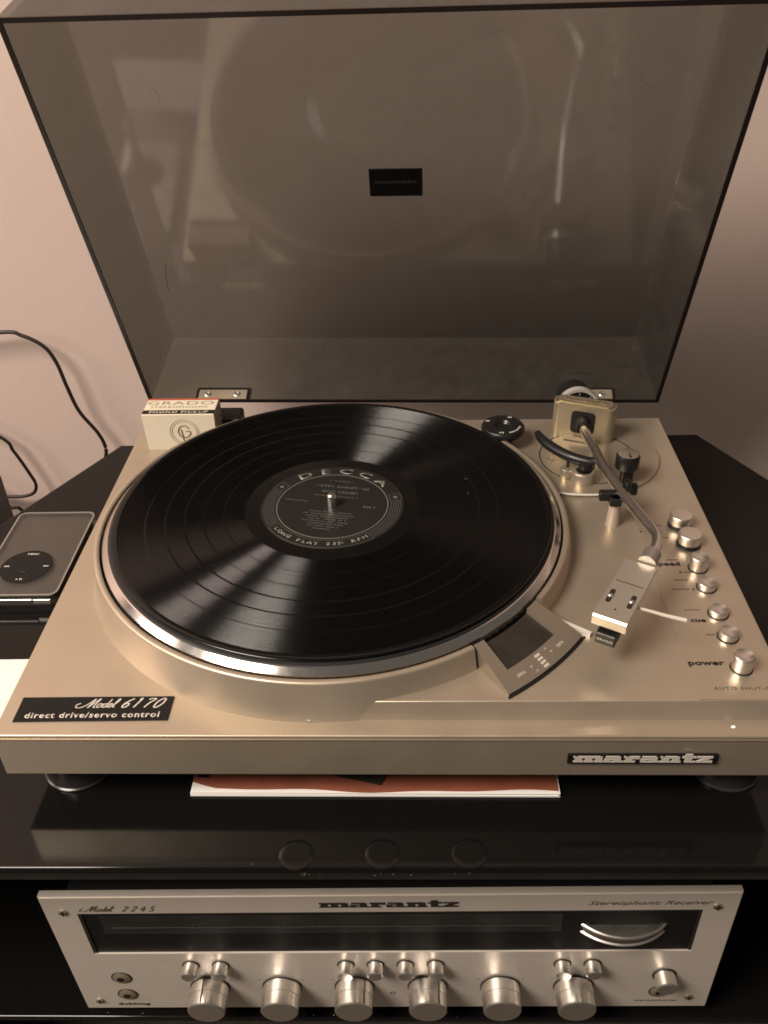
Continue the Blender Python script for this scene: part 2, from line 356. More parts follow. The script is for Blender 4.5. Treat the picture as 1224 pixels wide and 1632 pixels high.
LOGO = {'m': (3.45, [(0.18, 0, 0.98, 1), (1.32, 0, 2.12, 0.9), (2.46, 0, 3.26, 0.9), (0, 0.72, 0.5, 1), (0.98, 0.66, 3.0, 1), (0, 0, 1.16, 0.22), (1.22, 0, 2.28, 0.22), (2.36, 0, 3.42, 0.22)]),
        'a': (2.20, [(1.12, 0, 1.88, 0.86), (1.2, 0, 2.14, 0.22), (0.15, 0.74, 1.7, 1), (0, 0.04, 0.62, 0.5), (0, 0.38, 1.2, 0.58), (0.1, 0, 1.2, 0.16)]),
        'r': (1.86, [(0.18, 0, 0.98, 1), (0, 0, 1.3, 0.22), (0, 0.74, 0.6, 1), (0.98, 0.56, 1.76, 1)]),
        'n': (2.42, [(0.18, 0, 0.98, 1), (1.34, 0, 2.14, 0.9), (0, 0.72, 0.5, 1), (0.98, 0.66, 1.9, 1), (0, 0, 1.12, 0.22), (1.2, 0, 2.32, 0.22)]),
        't': (1.60, [(0.3, 0, 1.1, 1.38), (0, 0.72, 1.52, 1), (0.4, 0, 1.52, 0.22)]),
        'z': (1.90, [(0, 0.74, 1.8, 1), (0, 0, 1.8, 0.26), 'd'])}
def logo(width, depth=0.0002, hscale=1.0):
    word = 'marantz'; tot = sum(LOGO[c][0] for c in word); k = width / tot; bm = BM(); x = -width / 2; i = 0
    for ch in word:
        for rc in LOGO[ch][1]:
            if rc == 'd': pts = [(0, 0.2), (0.75, 0.2), (1.8, 0.8), (1.05, 0.8)]
            else: pts = [(rc[0], rc[1]), (rc[2], rc[1]), (rc[2], rc[3]), (rc[0], rc[3])]
            prism(bm, [(x + p[0] * k, p[1] * k * hscale) for p in pts], 0, depth + i * 4e-6); i += 1
        x += LOGO[ch][0] * k
    return bm
def put(name, bm, mat, parent, m):
    bm.transform(m); return obj(name, bm, mat, parent)

# ------------------------------------------------------------------ dimensions (metres)
ZS = 0.135                                     # top of the stand
ZF, Z0, Z1 = 0.161, 0.1941, 0.2049             # plinth underside, lower deck, raised deck
HW, D = 0.2229, 0.3361
PX, PY = -0.0426, 0.1773                       # platter centre
ZR = 0.2260

# ------------------------------------------------------------------ the setting
bm = BM(); box(bm, -2.2, 2.2, 0.52, 0.60, -0.40, 1.9)
tag(obj('wall', bm, 'wall'), 'plain pinkish beige painted wall behind the turntable', 'wall', kind='structure')
bm = BM(); box(bm, -2.2, 2.2, -1.2, 0.519, -0.44, -0.40)
tag(obj('floor', bm, 'floor'), 'dark floor below the stand', 'floor', kind='structure')

st = thing('media_stand', (0, 0.18, -0.40), 'gloss black media stand under the turntable, receiver on its shelf', 'stand')
plan = [(-0.470, -0.0448), (0.470, -0.0384), (0.470, 0.075), (0.2902, 0.4267), (-0.2722, 0.4152), (-0.452, 0.075)]
bm = BM(); prism(bm, plan, ZS - 0.0045, ZS, bev=0.0008); obj('top_panel', bm, 'gloss_black', st)
def inset(pl, d):
    cx = sum(p[0] for p in pl) / len(pl); cy = sum(p[1] for p in pl) / len(pl)
    return [(cx + (x - cx) * (1 - d), cy + (y - cy) * (1 - d)) for x, y in pl]
bm = BM(); prism(bm, [(-0.462, -0.0415), (0.462, -0.0352), (0.462, -0.012), (-0.462, -0.018)], ZS - 0.0160, ZS - 0.0066); obj('front_rail', bm, 'stand_rail', st)
bm = BM(); prism(bm, inset(plan, 0.02), ZS - 0.0066, ZS - 0.0046); obj('gasket', bm, 'dark', st)
for nm, a, b in (('side_panel', (-0.452, -0.03), (-0.440, 0.075)), ('side_panel', (0.440, -0.03), (0.452, 0.075))):
    bm = BM(); box(bm, a[0], b[0], a[1], b[1], -0.40, ZS - 0.0161, 0.001); obj(nm, bm, 'stand_rail', st)
bm = BM(); prism(bm, [(-0.441, 0.0755), (-0.452, 0.0755), (-0.274, 0.408), (0.288, 0.418), (0.452, 0.0755), (0.441, 0.0755), (0.28, 0.406), (-0.268, 0.398)], -0.40, ZS - 0.0067); obj('back_panel', bm, 'dark', st)
bm = BM(); prism(bm, [(-0.4395, -0.020), (0.4395, -0.014), (0.4395, 0.0754), (0.2790, 0.404), (-0.267, 0.396), (-0.4395, 0.0754)], -0.0915, -0.0860, bev=0.0008); obj('shelf', bm, 'gloss_black', st)
bm = BM()
for i in range(3):
    x = random.uniform(-0.21, 0.2); y = random.choice((random.uniform(-0.0405, -0.036), random.uniform(-0.0405, 0.0)))
    s = random.uniform(0.0001, 0.00025); box(bm, x, x + s * 2, y, y + s, ZS + 0.00005, ZS + 0.0002)
for i in range(30):
    x = random.gauss(random.choice((-0.052, -0.006, 0.040)), 0.006); z = random.uniform(ZS - 0.0125, ZS - 0.008); s = random.uniform(0.00015, 0.0006)
    yb = -0.0415 + (x + 0.462) * (0.0063 / 0.924)
    box(bm, x, x + s * 1.6, yb - 0.0002, yb + 0.0001, z, z + s * 0.5)
for i in range(9):
    x = random.uniform(-0.21, 0.2); y = random.uniform(-0.016, -0.0135); s = random.uniform(0.0002, 0.0005); box(bm, x, x + s * 2, y, y + s, -0.08599, -0.0857)
for px_, py_ in ((-0.0532, -0.0340), (-0.0050, -0.0332), (0.0432, -0.0325)):
    q = BM(); lathe(q, [(0.0098, 0.0), (0.0094, 0.00012), (0.0070, 0.0002), (0.0045, 0.00012), (0.0, 0.00015)], 32); obj('clear_pad', q, 'gloss_black', st, loc=Vector((px_, py_, ZS + 0.0001)) - st.location, smooth=40)
d_ = obj('dust', bm, 'dust', st); d_['kind'] = 'stuff'

# ------------------------------------------------------------------ turntable
tt = thing('turntable', (0, 0.168, ZS), 'champagne gold record turntable with raised smoked dust cover on black stand', 'turntable')
bm = BM(); box(bm, -HW, HW, 0, D, ZF, Z0, 0.0011, 3); wn(obj('plinth', bm, 'champ', tt, smooth=40))
bm = BM(); box(bm, -HW + 0.0014, HW - 0.0014, -0.0004, 0.0014, Z0 - 0.0034, Z0 - 0.0026); obj('trim_line', bm, 'champ_panel', tt)
YS = 0.0115
pts0 = [(PX, YS), (HW - 0.0004, YS), (HW - 0.0004, D - 0.0006), (PX - 0.06, D - 0.0006), (PX - 0.06, PY)]
pts1 = [(PX, YS + 0.004), (HW - 0.0012, YS + 0.004), (HW - 0.0012, D - 0.0012), (PX - 0.06, D - 0.0012), (PX - 0.06, PY)]
bm = BM(); prism(bm, pts0, Z0 - 0.0006, Z1, pts1, bev=0.0007); wn(obj('raised_deck', bm, 'champ', tt, smooth=40))
# ring round the platter, open where the strobe sits
prof = [(0.1585, Z0 - 0.0006), (0.1585, 0.2180), (0.1588, 0.2191), (0.1598, 0.2196), (0.1615, 0.2195), (0.16225, 0.2190), (0.1627, 0.2180), (0.1671, 0.1950), (0.1680, Z0 - 0.0006)]
bm = BM(); lathe(bm, prof, 150, R(-34.6), R(360 - 56.2), (PX, PY, 0), closed=True); obj('platter_surround', bm, 'champ', tt, smooth=40)
bm = BM(); lathe(bm, [(0.0, Z0 + 0.0004), (0.1584, Z0 + 0.0004)], 72, c=(PX, PY, 0)); obj('platter_well', bm, 'dark', tt)
bm = BM(); lathe(bm, [(0.1518, 0.2226), (0.1526, 0.2228), (0.1533, 0.2225), (0.1568, 0.2193), (0.1570, 0.2186), (0.1570, 0.2176)], 160, c=(PX, PY, 0)); pl = obj('platter', bm, 'platter', tt, smooth=12)
bm = BM(); lathe(bm, [(0.1569, 0.2176), (0.1572, 0.2170), (0.1572, 0.2060), (0.0, 0.2060)], 160, c=(PX, PY, 0)); obj('platter_side', bm, 'platter_side', pl, smooth=30)
bm = BM()
for k in range(160):
    a = 2 * PI * k / 160
    for row, zz in ((0, 0.2148), (1, 0.2115)):
        aa = a + row * PI / 160; c_, s_ = math.cos(aa), math.sin(aa); tx, ty = -s_, c_; r0 = 0.1571
        P4 = [(PX + c_ * r + tx * t, PY + s_ * r + ty * t) for r, t in ((r0, -0.0015), (r0 + 0.0004, -0.0015), (r0 + 0.0004, 0.0015), (r0, 0.0015))]
        prism(bm, P4, zz, zz + 0.0022)
sd = obj('strobe_dots', bm, 'rubber', pl); sd['kind'] = 'stuff'
bm = BM(); lathe(bm, [(0.0, 0.2236), (0.1505, 0.2236), (0.1518, 0.2232), (0.1522, 0.2224), (0.1522, 0.2210)], 120, c=(PX, PY, 0)); obj('platter_mat', bm, 'rubber', tt, smooth=30)
bm = BM(); lathe(bm, [(0.0036, 0.2236), (0.0036, 0.2325), (0.0033, 0.2345), (0.0022, 0.2358), (0.0, 0.2362)], 24, c=(PX, PY, 0)); obj('spindle', bm, 'chrome', tt, smooth=50)
# feet
bm = BM(); lathe(bm, [(0.0, 0.0), (0.0212, 0.0), (0.0218, 0.0006), (0.0218, 0.0016), (0.0208, 0.0022), (0.0195, 0.010), (0.0190, 0.026), (0.0, 0.026)], 40)
foot0 = None
for x, y in ((-0.1935, 0.0290), (0.2000, 0.0300), (-0.1935, 0.302), (0.2000, 0.302)):
    if foot0 is None:
        foot0 = obj('foot', bm, 'foot', tt, loc=Vector((x, y, ZS)) - tt.location, smooth=40)
    else:
        o = foot0.copy(); COL.objects.link(o); o.location = Vector((x, y, ZS)) - tt.location
# model badge
bm = BM(); prism(bm, [(-0.2141, 0.0098), (-0.1260, 0.0112), (-0.1259, 0.0290), (-0.2141, 0.0280)], Z0, Z0 + 0.0007); mb = obj('model_badge', bm, 'badge', tt)
bx, by = Vector((0.9999, 0.0133, 0)), Vector((0, 1, 0))
put('script_lettering', script_model(0.0068, 0.45), 'white_print', mb, frame((-0.1752, 0.0198, Z0 + 0.0007), bx, by)); put('model_number', script_digits(0.0068, '6170', 0.5, 0.06, 0.90), 'white_print', mb, frame((-0.1553, 0.0201, Z0 + 0.0007), bx, by))
bm = BM(); text(bm, 'direct drive/servo control', 0.0041, (-0.1698, 0.0128, Z0 + 0.0007), bx, by, bold=0.022, xs=1.12, space=1.13)
obj('lettering', bm, 'white_print', mb)
# maker badge on the front
bm = BM(); box(bm, 0.0980, 0.1806, -0.0014, 0.0006, 0.1728, 0.1805, 0.0003, 1); fb = obj('maker_badge', bm, 'badge', tt)
put('lettering', logo(0.0770, 0.00035, 1.02), 'white_print', fb, frame((0.1395, -0.0014, 0.1747), (1, 0, 0), (0, 0, 1)))
# small nick and pilot lens on the front ledge
bm = BM(); lathe(bm, [(0.0019, 0), (0.0017, 0.0006), (0.0, 0.0009)], 20); o = obj('pilot_lens', bm, 'pilot', tt, loc=Vector((0.1879, 0.0068, Z0)) - tt.location); o.scale = (0.6, 0.32, 0.8)
bm = BM(); bmesh.ops.create_icosphere(bm, subdivisions=1, radius=0.001); o = obj('paint_chip', bm, 'white_print', tt, loc=Vector((-0.0458, 0.0101, Z0 + 0.0012)) - tt.location); o.scale = (1.5, 0.4, 0.6)

# strobe wedge
def pol(r, deg, z): return (PX + r * math.cos(R(deg)), PY + r * math.sin(R(deg)), z)
def wedge(bm, r0, r1, a0, a1, zt0, zt1, zb, n=14):
    T0, T1, B0, B1 = [], [], [], []
    for i in range(n + 1):
        a = a0 + (a1 - a0) * i / n
        T0.append(bm.verts.new(pol(r0, a, zt0))); T1.append(bm.verts.new(pol(r1, a, zt1))); B0.append(bm.verts.new(pol(r0, a, zb))); B1.append(bm.verts.new(pol(r1, a, zb)))
    for i in range(n):
        bm.faces.new((T0[i], T0[i + 1], T1[i + 1], T1[i])); bm.faces.new((T1[i], T1[i + 1], B1[i + 1], B1[i])); bm.faces.new((B0[i], B0[i + 1], T0[i + 1], T0[i])); bm.faces.new((B1[i], B1[i + 1], B0[i + 1], B0[i]))
    bm.faces.new((T0[0], T1[0], B1[0], B0[0])); bm.faces.new((T0[-1], B0[-1], B1[-1], T1[-1]))
    return bm
A0, A1 = -55.6, -35.3
zt = lambda r: 0.2186 + (0.2068 - 0.2186) * (r - 0.1592) / (0.1918 - 0.1592)
# a frame of four bars round a sunk pane
sh_parts = BM()
wedge(sh_parts, 0.1592, 0.1918, A0, -52.9, zt(0.1592), zt(0.1918), Z1 - 0.002, 3)
wedge(sh_parts, 0.1592, 0.1918, -39.0, A1, zt(0.1592), zt(0.1918), Z1 - 0.002, 3)
wedge(sh_parts, 0.1800, 0.1918, -52.9, -39.0, zt(0.1800), zt(0.1918), Z1 - 0.002)
bmesh.ops.remove_doubles(sh_parts, verts=sh_parts.verts[:], dist=1e-6)
sw = obj('strobe_housing', sh_parts, 'strobe', tt)
bm = BM(); wedge(bm, 0.1593, 0.1800, -52.9, -39.0, zt(0.1593) - 0.0035, zt(0.1800) - 0.0022, Z1 - 0.002); obj('strobe_window', bm, 'strobe_glass', sw)
bm = BM(); wedge(bm, 0.1919, 0.1936, A0 - 0.3, A1 + 0.5, Z1 + 0.0003, Z1 + 0.0003, Z1 - 0.003); obj('shadow_gap', bm, 'dark', sw)
bm = BM(); wedge(bm, 0.1672, 0.1955, A1 + 0.75, A1 + 1.55, Z1 + 0.0030, Z1 + 0.0026, Z1 - 0.001, 2); obj('painted_lit_wall', bm, 'lit_edge_paint', sw)  # pale strip painted in for the lit side wall of the strobe recess
bm = BM()
rm = 0.1855; zl = lambda r: zt(r) + 0.0001
slope = Vector((0, 0, zt(0.19) - zt(0.18))) / 0.01
def strobe_put(dst, src, deg, r):
    a = R(deg); rad = Vector((math.cos(a), math.sin(a), (zt(0.19) - zt(0.18)) / 0.01)); tn = Vector((-math.sin(a), math.cos(a), 0))
    merge(dst, src, frame(pol(r, deg, zl(r)), tn, -rad))
strobe_put(bm, text_mesh('60Hz', 0.0021), -51.2, 0.1868); strobe_put(bm, text_mesh('50Hz', 0.0021), -40.4, 0.1868)
strobe_put(bm, text_mesh('33', 0.0013), -43.6, 0.1830); strobe_put(bm, text_mesh('45', 0.0013), -43.0, 0.1862)
strobe_put(bm, text_mesh('45', 0.0013), -48.6, 0.1862); strobe_put(bm, text_mesh('33', 0.0013), -48.2, 0.1898)
for rr_, dg_ in ((0.1826, -46.0), (0.1850, -46.0), (0.1874, -46.0), (0.1898, -46.0)):
    q = BM(); prism(q, [(-0.0020, -0.0008), (0.0020, -0.0008), (0.0020, 0.0008), (-0.0020, 0.0008)], 0, 0.00015); strobe_put(bm, q, dg_, rr_)
obj('lettering', bm, 'white_print', sw)['kind'] = 'stuff'

# control panel
bm = BM(); prism(bm, [(0.1700, 0.0164), (HW - 0.0026, 0.0164), (HW - 0.0026, 0.2055), (0.1700, 0.2055)], Z1 - 0.0002, Z1 + 0.0005, bev=0.0002); cp = obj('control_panel', bm, 'champ_panel', tt)
ZP = Z1 + 0.0005
knob_me = None
for x, y in ((0.2000, 0.1795), (0.2005, 0.1575)):
    bm = BM(); lathe(bm, [(0.0, 0.0028), (0.0078, 0.0028), (0.0078, 0.0088), (0.0073, 0.0095), (0.0058, 0.0097), (0.0, 0.0094)], 36)
    k_ = obj('pitch_knob', bm, 'alu', tt, loc=Vector((x, y, ZP)) - tt.location, smooth=35)
    bm = BM(); lathe(bm, [(0.0082, 0.0), (0.0082, 0.0027), (0.0, 0.0027)], 36); obj('skirt', bm, 'black', k_)
for x, y, h in ((0.2000, 0.1318, 0.0098), (0.2002, 0.1120, 0.0046), (0.2003, 0.0868, 0.0042), (0.2002, 0.0663, 0.0048), (0.2002, 0.0404, 0.0103)):
    bm = BM(); lathe(bm, [(0.0058, 0.0), (0.0058, h - 0.0008), (0.0053, h), (0.0040, h - 0.0006), (0.0018, h - 0.0012), (0.0, h - 0.0013)], 36)
    k_ = obj('push_button', bm, 'alu', tt, loc=Vector((x, y, ZP)) - tt.location, smooth=28)
    bm = BM(); lathe(bm, [(0.0058, 0.0), (0.0065, 0.0), (0.0065, 0.0002), (0.0058, 0.0002)], 36, closed=True); obj('collar', bm, 'dark', k_)
bm = BM(); X, Y = (1, 0, 0), (0, 1, 0)
for s, h, x, y in (('speed', 0.0038, 0.1808, 0.1345), ('cue', 0.0034, 0.1865, 0.0795), ('power', 0.0040, 0.1812, 0.0428)):
    bm = BM(); text(bm, s, h, (x, y, ZP), X, Y, bold=0.035, xs=1.35, space=1.05); obj('lettering', bm, 'black_print', cp)
bm = BM()
for x, y in ((0.1717, 0.1725), (0.1852, 0.1725), (0.1876, 0.1275), (0.1915, 0.1103), (0.1777, 0.0808)):
    q = BM(); lathe(q, [(0.0008, 0), (0.0008, 0.00015), (0, 0.00016)], 12); merge(bm, q, Matrix.Translation((x, y, ZP)))
obj('dots', bm, 'black_print', cp)['kind'] = 'stuff'
bm = BM()
for x, y, l in ((0.1862, 0.1795, 0.004), (0.1872, 0.1650, 0.004), (0.1855, 0.1405, 0.008), (0.1925, 0.1275, 0.0055), (0.1862, 0.1195, 0.0095), (0.1835, 0.1103, 0.011), (0.1855, 0.0905, 0.0095), (0.1905, 0.0682, 0.005)):
    n = max(3, int(l / 0.0011))
    for i in range(n):
        xx = x - l / 2 + l * i / n; prism(bm, [(xx, y - random.uniform(0.0003, 0.0006)), (xx + l / n * random.uniform(0.5, 0.95), y - 0.0004), (xx + l / n * 0.8, y + random.uniform(0.0002, 0.0007)), (xx, y + 0.0004)], ZP, ZP + 0.0001)
obj('fine_marks', bm, 'faint_print', cp)['kind'] = 'stuff'
bm = BM(); text(bm, 'AUTO SHUT-OFF', 0.0023, (0.1985, 0.0236, ZP), X, Y, xs=1.35, space=1.15)
obj('small_lettering', bm, 'faint_print', cp)

# ------------------------------------------------------------------ tonearm group
PVX, PVY = 0.1500, 0.2740
ring = []
for i in range(41):
    a = R(-62 + (215 - -62) * i / 40); ring.append((PVX + 0.056 * math.cos(a), PVY + 0.056 * math.sin(a)))
# front edge arc and the hollow edge that follows the platter
def clip(p, r=0.1725):
    d = Vector((p[0] - PX, p[1] - PY)); return p if d.length > r else (PX + d.x / d.length * r, PY + d.y / d.length * r)
outl = [clip(p) for p in ring]
a_s = math.atan2(0.2700 - PY, 0.1000 - PX); a_e = math.atan2(0.2200 - PY, 0.1212 - PX)
e_ = [(PX + 0.1690 * math.cos(a_s + (a_e - a_s) * i / 8), PY + 0.1690 * math.sin(a_s + (a_e - a_s) * i / 8)) for i in range(9)]
outl = [p for p in outl if (p[0] - PX) ** 2 + (p[1] - PY) ** 2 > 0.1726 ** 2] + e_ + [(0.1300, 0.2176), (0.1430, 0.2166), (0.1560, 0.2172), (0.1680, 0.2195)]
bm = BM(); prism(bm, outl, Z1 - 0.0003, Z1 + 0.0026, bev=0.0010); bp_ = obj('tonearm_base', bm, 'champ_panel', tt)
ZB = Z1 + 0.0026
bm = BM(); tube(bm, [(0.1216, 0.2199, ZB - 0.0008), (0.1300, 0.2175, ZB - 0.0008), (0.1430, 0.2165, ZB - 0.0008), (0.1560, 0.2171, ZB - 0.0008), (0.1675, 0.2192, ZB - 0.0008)], 0.0009, 8); obj('painted_edge_glint', bm, 'lit_edge_paint', bp_, smooth=60)  # pale bead painted in as the highlight along the base's front bevel
bm = BM(); lathe(bm, [(0.0372, ZB - 0.0002), (0.0372, ZB + 0.00012), (0.0381, ZB + 0.00012), (0.0381, ZB - 0.0002)], 72, c=(PVX + 0.001, PVY - 0.006, 0), closed=True); obj('groove_ring', bm, 'black_print', bp_)
bm = BM(); lathe(bm, [(0.0030, 0), (0.0030, 0.0004), (0.0022, 0.0005), (0.0018, 0.0002), (0, 0.0002)], 20); o = obj('screw', bm, 'gold', bp_, loc=(0.1212, 0.2650, ZB))
# pivot housing: rounded block with an arm opening
HA = R(-20); hx, hy = Vector((math.cos(HA), math.sin(HA), 0)), Vector((-math.sin(HA), math.cos(HA), 0))
HO = Vector((0.1515, 0.3020, ZB)); HM = frame(HO, hx, hy)
def rrect(w_, h_, r_, n=6):
    out = []
    for cx, cy, a0 in ((w_ - r_, h_ - r_, 0), (-w_ + r_, h_ - r_, 90), (-w_ + r_, -h_ + r_, 180), (w_ - r_, -h_ + r_, 270)):
        for i in range(n + 1): a = R(a0 + 90 * i / n); out.append((cx + r_ * math.cos(a), cy + r_ * math.sin(a)))
    return out
bm = BM(); prism(bm, rrect(0.0245, 0.0075, 0.0050), 0, 0.0305, bev=0.0012); hs = put('pivot_housing', bm, 'gold', tt, HM)
for p in hs.data.polygons: p.use_smooth = True
hs.data.set_sharp_from_angle(angle=R(50)); wn(hs)
bm = BM(); prism(bm, rrect(0.0228, 0.0060, 0.0040), 0.0304, 0.0310); put('top_cap', bm, 'gold_edge', hs, HM)
bm = BM(); prism(bm, rrect(0.0218, 0.0050, 0.0036), 0.0308, 0.0313); put('cap_inlay', bm, 'gold', hs, HM)
put('lettering', logo(0.0330, 0.0002, 1.0), 'gold_edge', hs, HM @ frame((0, -0.001, 0.0313), (1, 0, 0), (0, 1, 0)))
FM = HM @ frame((0.0005, -0.0076, 0.0158), (1, 0, 0), (0, 0, 1))
op = [(x, y) for x, y in rrect(0.0095, 0.0098, 0.0036)]
bm = BM(); prism(bm, op, -0.004, 0.0003); put('arm_opening', bm, 'dark', hs, FM)
bm = BM(); prism(bm, [(-0.0135, -0.0150), (0.0065, -0.0150), (0.0065, -0.0118), (-0.0060, -0.0112), (-0.0135, -0.0128)], 0.0004, 0.0040); put('yoke', bm, 'gold', hs, FM)
# counterweight behind
AM = [(0.1494, 0.3000, 0.2240), (0.1482, 0.2811, 0.2248), (0.1496, 0.2509, 0.2273), (0.1507, 0.2269, 0.2294), (0.1528, 0.2054, 0.2312), (0.1554, 0.1877, 0.2327), (0.1600, 0.1598, 0.2351), (0.1636, 0.1415, 0.2367), (0.1660, 0.1285, 0.2377), (0.1650, 0.1176, 0.2387), (0.1600, 0.1050, 0.2398), (0.1560, 0.0985, 0.2403)]
cwd = Vector((-0.03, 1, -0.03)).normalized(); cwo = Vector((0.1500, 0.3160, 0.2235))
CM = frame(cwo, Vector((0, 0, 1)).cross(cwd), Vector((0, 0, 1)))
CM = Matrix((Vector((1, 0, 0)), cwd.cross(Vector((1, 0, 0))).normalized() * -1, cwd)).transposed().to_4x4(); CM.translation = cwo
bm = BM(); lathe(bm, [(0.0, 0.004), (0.0150, 0.004), (0.0150, 0.009), (0.0132, 0.010), (0.0132, 0.030), (0.0125, 0.032), (0.0, 0.032)], 40); cw = put('counterweight', bm, 'black', tt, CM)
bm = BM(); lathe(bm, [(0.0142, 0.0036), (0.0166, 0.0036), (0.0166, 0.0095), (0.0151, 0.0095)], 48, closed=True); put('dial_ring', bm, 'ring', cw, CM)
bm = BM()
for k in range(8):
    a = 2 * PI * k / 8; c_, s_ = math.cos(a), math.sin(a)
    q = [(c_ * r - s_ * t, s_ * r + c_ * t) for r, t in ((0.0112, -0.0003), (0.0112, 0.0003), (0.0134, 0.0003), (0.0134, -0.0003))]
    prism(bm, q, 0.0034, 0.0041)
put('dial_marks', bm, 'grey_print', cw, CM)
# bearing block and tube
bm = BM(); tube(bm, [(0.1488, 0.2960, 0.2240), (0.1481, 0.2835, 0.2247)], lambda t: 0.0062 - 0.001 * t, 20, spline=0); obj('bearing_block', bm, 'black', tt, smooth=50)
bm = BM(); tube(bm, AM, 0.0037, 16, spline=8); ta = obj('tonearm_tube', bm, 'chrome', tt, smooth=60)
hd = Vector((-0.0283, -0.0500, 0.0004)).normalized(); hp = Vector((0.1565, 0.0992, 0.2402))
bm = BM(); tube(bm, [hp + hd * -0.004, hp + hd * 0.0075], 0.0056, 20, spline=0); obj('locking_collar', bm, 'collar', ta, smooth=50)
# headshell
hr = Vector((0, 0, 1)).cross(hd).normalized(); HS = Matrix((hd, hr, Vector((0, 0, 1)))).transposed().to_4x4(); HS.translation = Vector((0.1500, 0.0932, 0.2385))
# local: x forward, y = left seen from above
shp = [(0.0, 0.0100), (0.0, -0.0100), (0.0575, -0.0100), (0.0575, 0.0100)]
bm = BM(); box(bm, 0.0, 0.0575, -0.0101, 0.0101, 0.0, 0.0020, 0.0004, 1); hs2 = put('headshell', bm, 'shell', tt, HS)
bm = BM(); box(bm, 0.0560, 0.0580, -0.0101, 0.0101, -0.0052, 0.0012, 0.0003, 1); put('front_lip', bm, 'shell', hs2, HS)
bm = BM(); box(bm, 0.0225, 0.0230, -0.0082, 0.0082, 0.0019, 0.00215); put('score_line', bm, 'black_print', hs2, HS)
for yy in (-0.0062, 0.0062):
    bm = BM(); prism(bm, [(x + 0.0380, y + yy) for x, y in rrect(0.0063, 0.0014, 0.0013, 4)], 0.0015, 0.00222); put('slot', bm, 'black_print', hs2, HS)
    bm = BM(); lathe(bm, [(0.0015, 0.002), (0.0015, 0.0030), (0.0010, 0.0034), (0, 0.0035)], 16, c=(0.0385, yy, 0)); put('screw', bm, 'alu', hs2, HS)
bm = BM(); lathe(bm, [(0.0006, 0.0019), (0.0006, 0.0022), (0, 0.0022)], 12, c=(0.0485, 0.0, 0)); put('pin_hole', bm, 'black_print', hs2, HS)
bm = BM(); box(bm, 0.0400, 0.0555, -0.0058, 0.0058, -0.0150, -0.0012, 0.0006, 1); cg = put('cartridge', bm, 'black', hs2, HS)
bm = BM(); box(bm, 0.0540, 0.0612, -0.0056, 0.0056, -0.0150, -0.0075, 0.0004, 1); cg2 = put('stylus_guard', bm, 'black', hs2, HS)
bm = BM(); text(bm, 'GRADO', 0.0016, (0.0613, 0, -0.0122), (0, 1, 0), (0, 0, 1), bold=0.02, xs=1.2); put('lettering', bm, 'white_print', hs2, HS)
bm = BM(); tube(bm, [(0.1405, 0.0565, 0.2370), (0.1475, 0.0545, 0.2362), (0.1560, 0.0520, 0.2350), (0.1665, 0.0492, 0.2340)], lambda t: 0.0009 + 0.0004 * t, 10); obj('finger_lift', bm, 'white_plastic', hs2, smooth=60)
# arm rest and clip
bm = BM(); lathe(bm, [(0.0050, Z1), (0.0046, Z1 + 0.002), (0.0034, 0.2290), (0.0, 0.2290)], 28, c=(0.1536, 0.1820, 0)); obj('arm_rest_post', bm, 'post', tt, smooth=40)
bm = BM(); box(bm, 0.1425, 0.1590, 0.1822, 0.1880, 0.2240, 0.2310, 0.0008, 1); box(bm, 0.1490, 0.1570, 0.1770, 0.1850, 0.2230, 0.2290, 0.0006, 1); box(bm, 0.1590, 0.1632, 0.1810, 0.1885, 0.2240, 0.2395, 0.0006, 1); box(bm, 0.1588, 0.1700, 0.1895, 0.1945, 0.2240, 0.2320, 0.0006, 1); obj('arm_clip', bm, 'black', tt)
# cueing lift
arcp = [(0.1118, 0.2800, 0.2228), (0.1130, 0.2745, 0.2228), (0.1165, 0.2655, 0.2226), (0.1235, 0.2550, 0.2222), (0.1330, 0.2450, 0.2218), (0.1430, 0.2395, 0.2214), (0.1500, 0.2375, 0.2212)]
bm = BM(); tube(bm, arcp, lambda t: 0.0026 + 0.0014 * min(1, 3 * t), 12); obj('cue_lift', bm, 'black', tt, smooth=60)
bm = BM(); lathe(bm, [(0.0089, ZB - 0.0002), (0.0089, 0.2155), (0.0082, 0.2165), (0.0058, 0.2165), (0.0056, 0.2140), (0.0, 0.2140)], 36, c=(0.1415, 0.2350, 0)); cq = obj('cue_cylinder', bm, 'champ_panel', tt, smooth=40)
bm = BM(); lathe(bm, [(0.0046, ZB), (0.0046, 0.2215), (0.0, 0.2215)], 24, c=(0.1422, 0.2362, 0)); obj('piston', bm, 'black', cq, smooth=40)
bm = BM(); lathe(bm, [(0.0050, ZB - 0.0002), (0.0050, 0.2140), (0.0045, 0.2148), (0.0, 0.2148)], 28, c=(0.1300, 0.2415, 0)); obj('cue_height_boss', bm, 'champ_panel', tt, smooth=40)
bm = BM(); tube(bm, [(0.1304, 0.2420, 0.2146), (0.1306, 0.2440, 0.2225)], 0.0010, 8, spline=0); obj('height_screw', bm, 'black', tt)
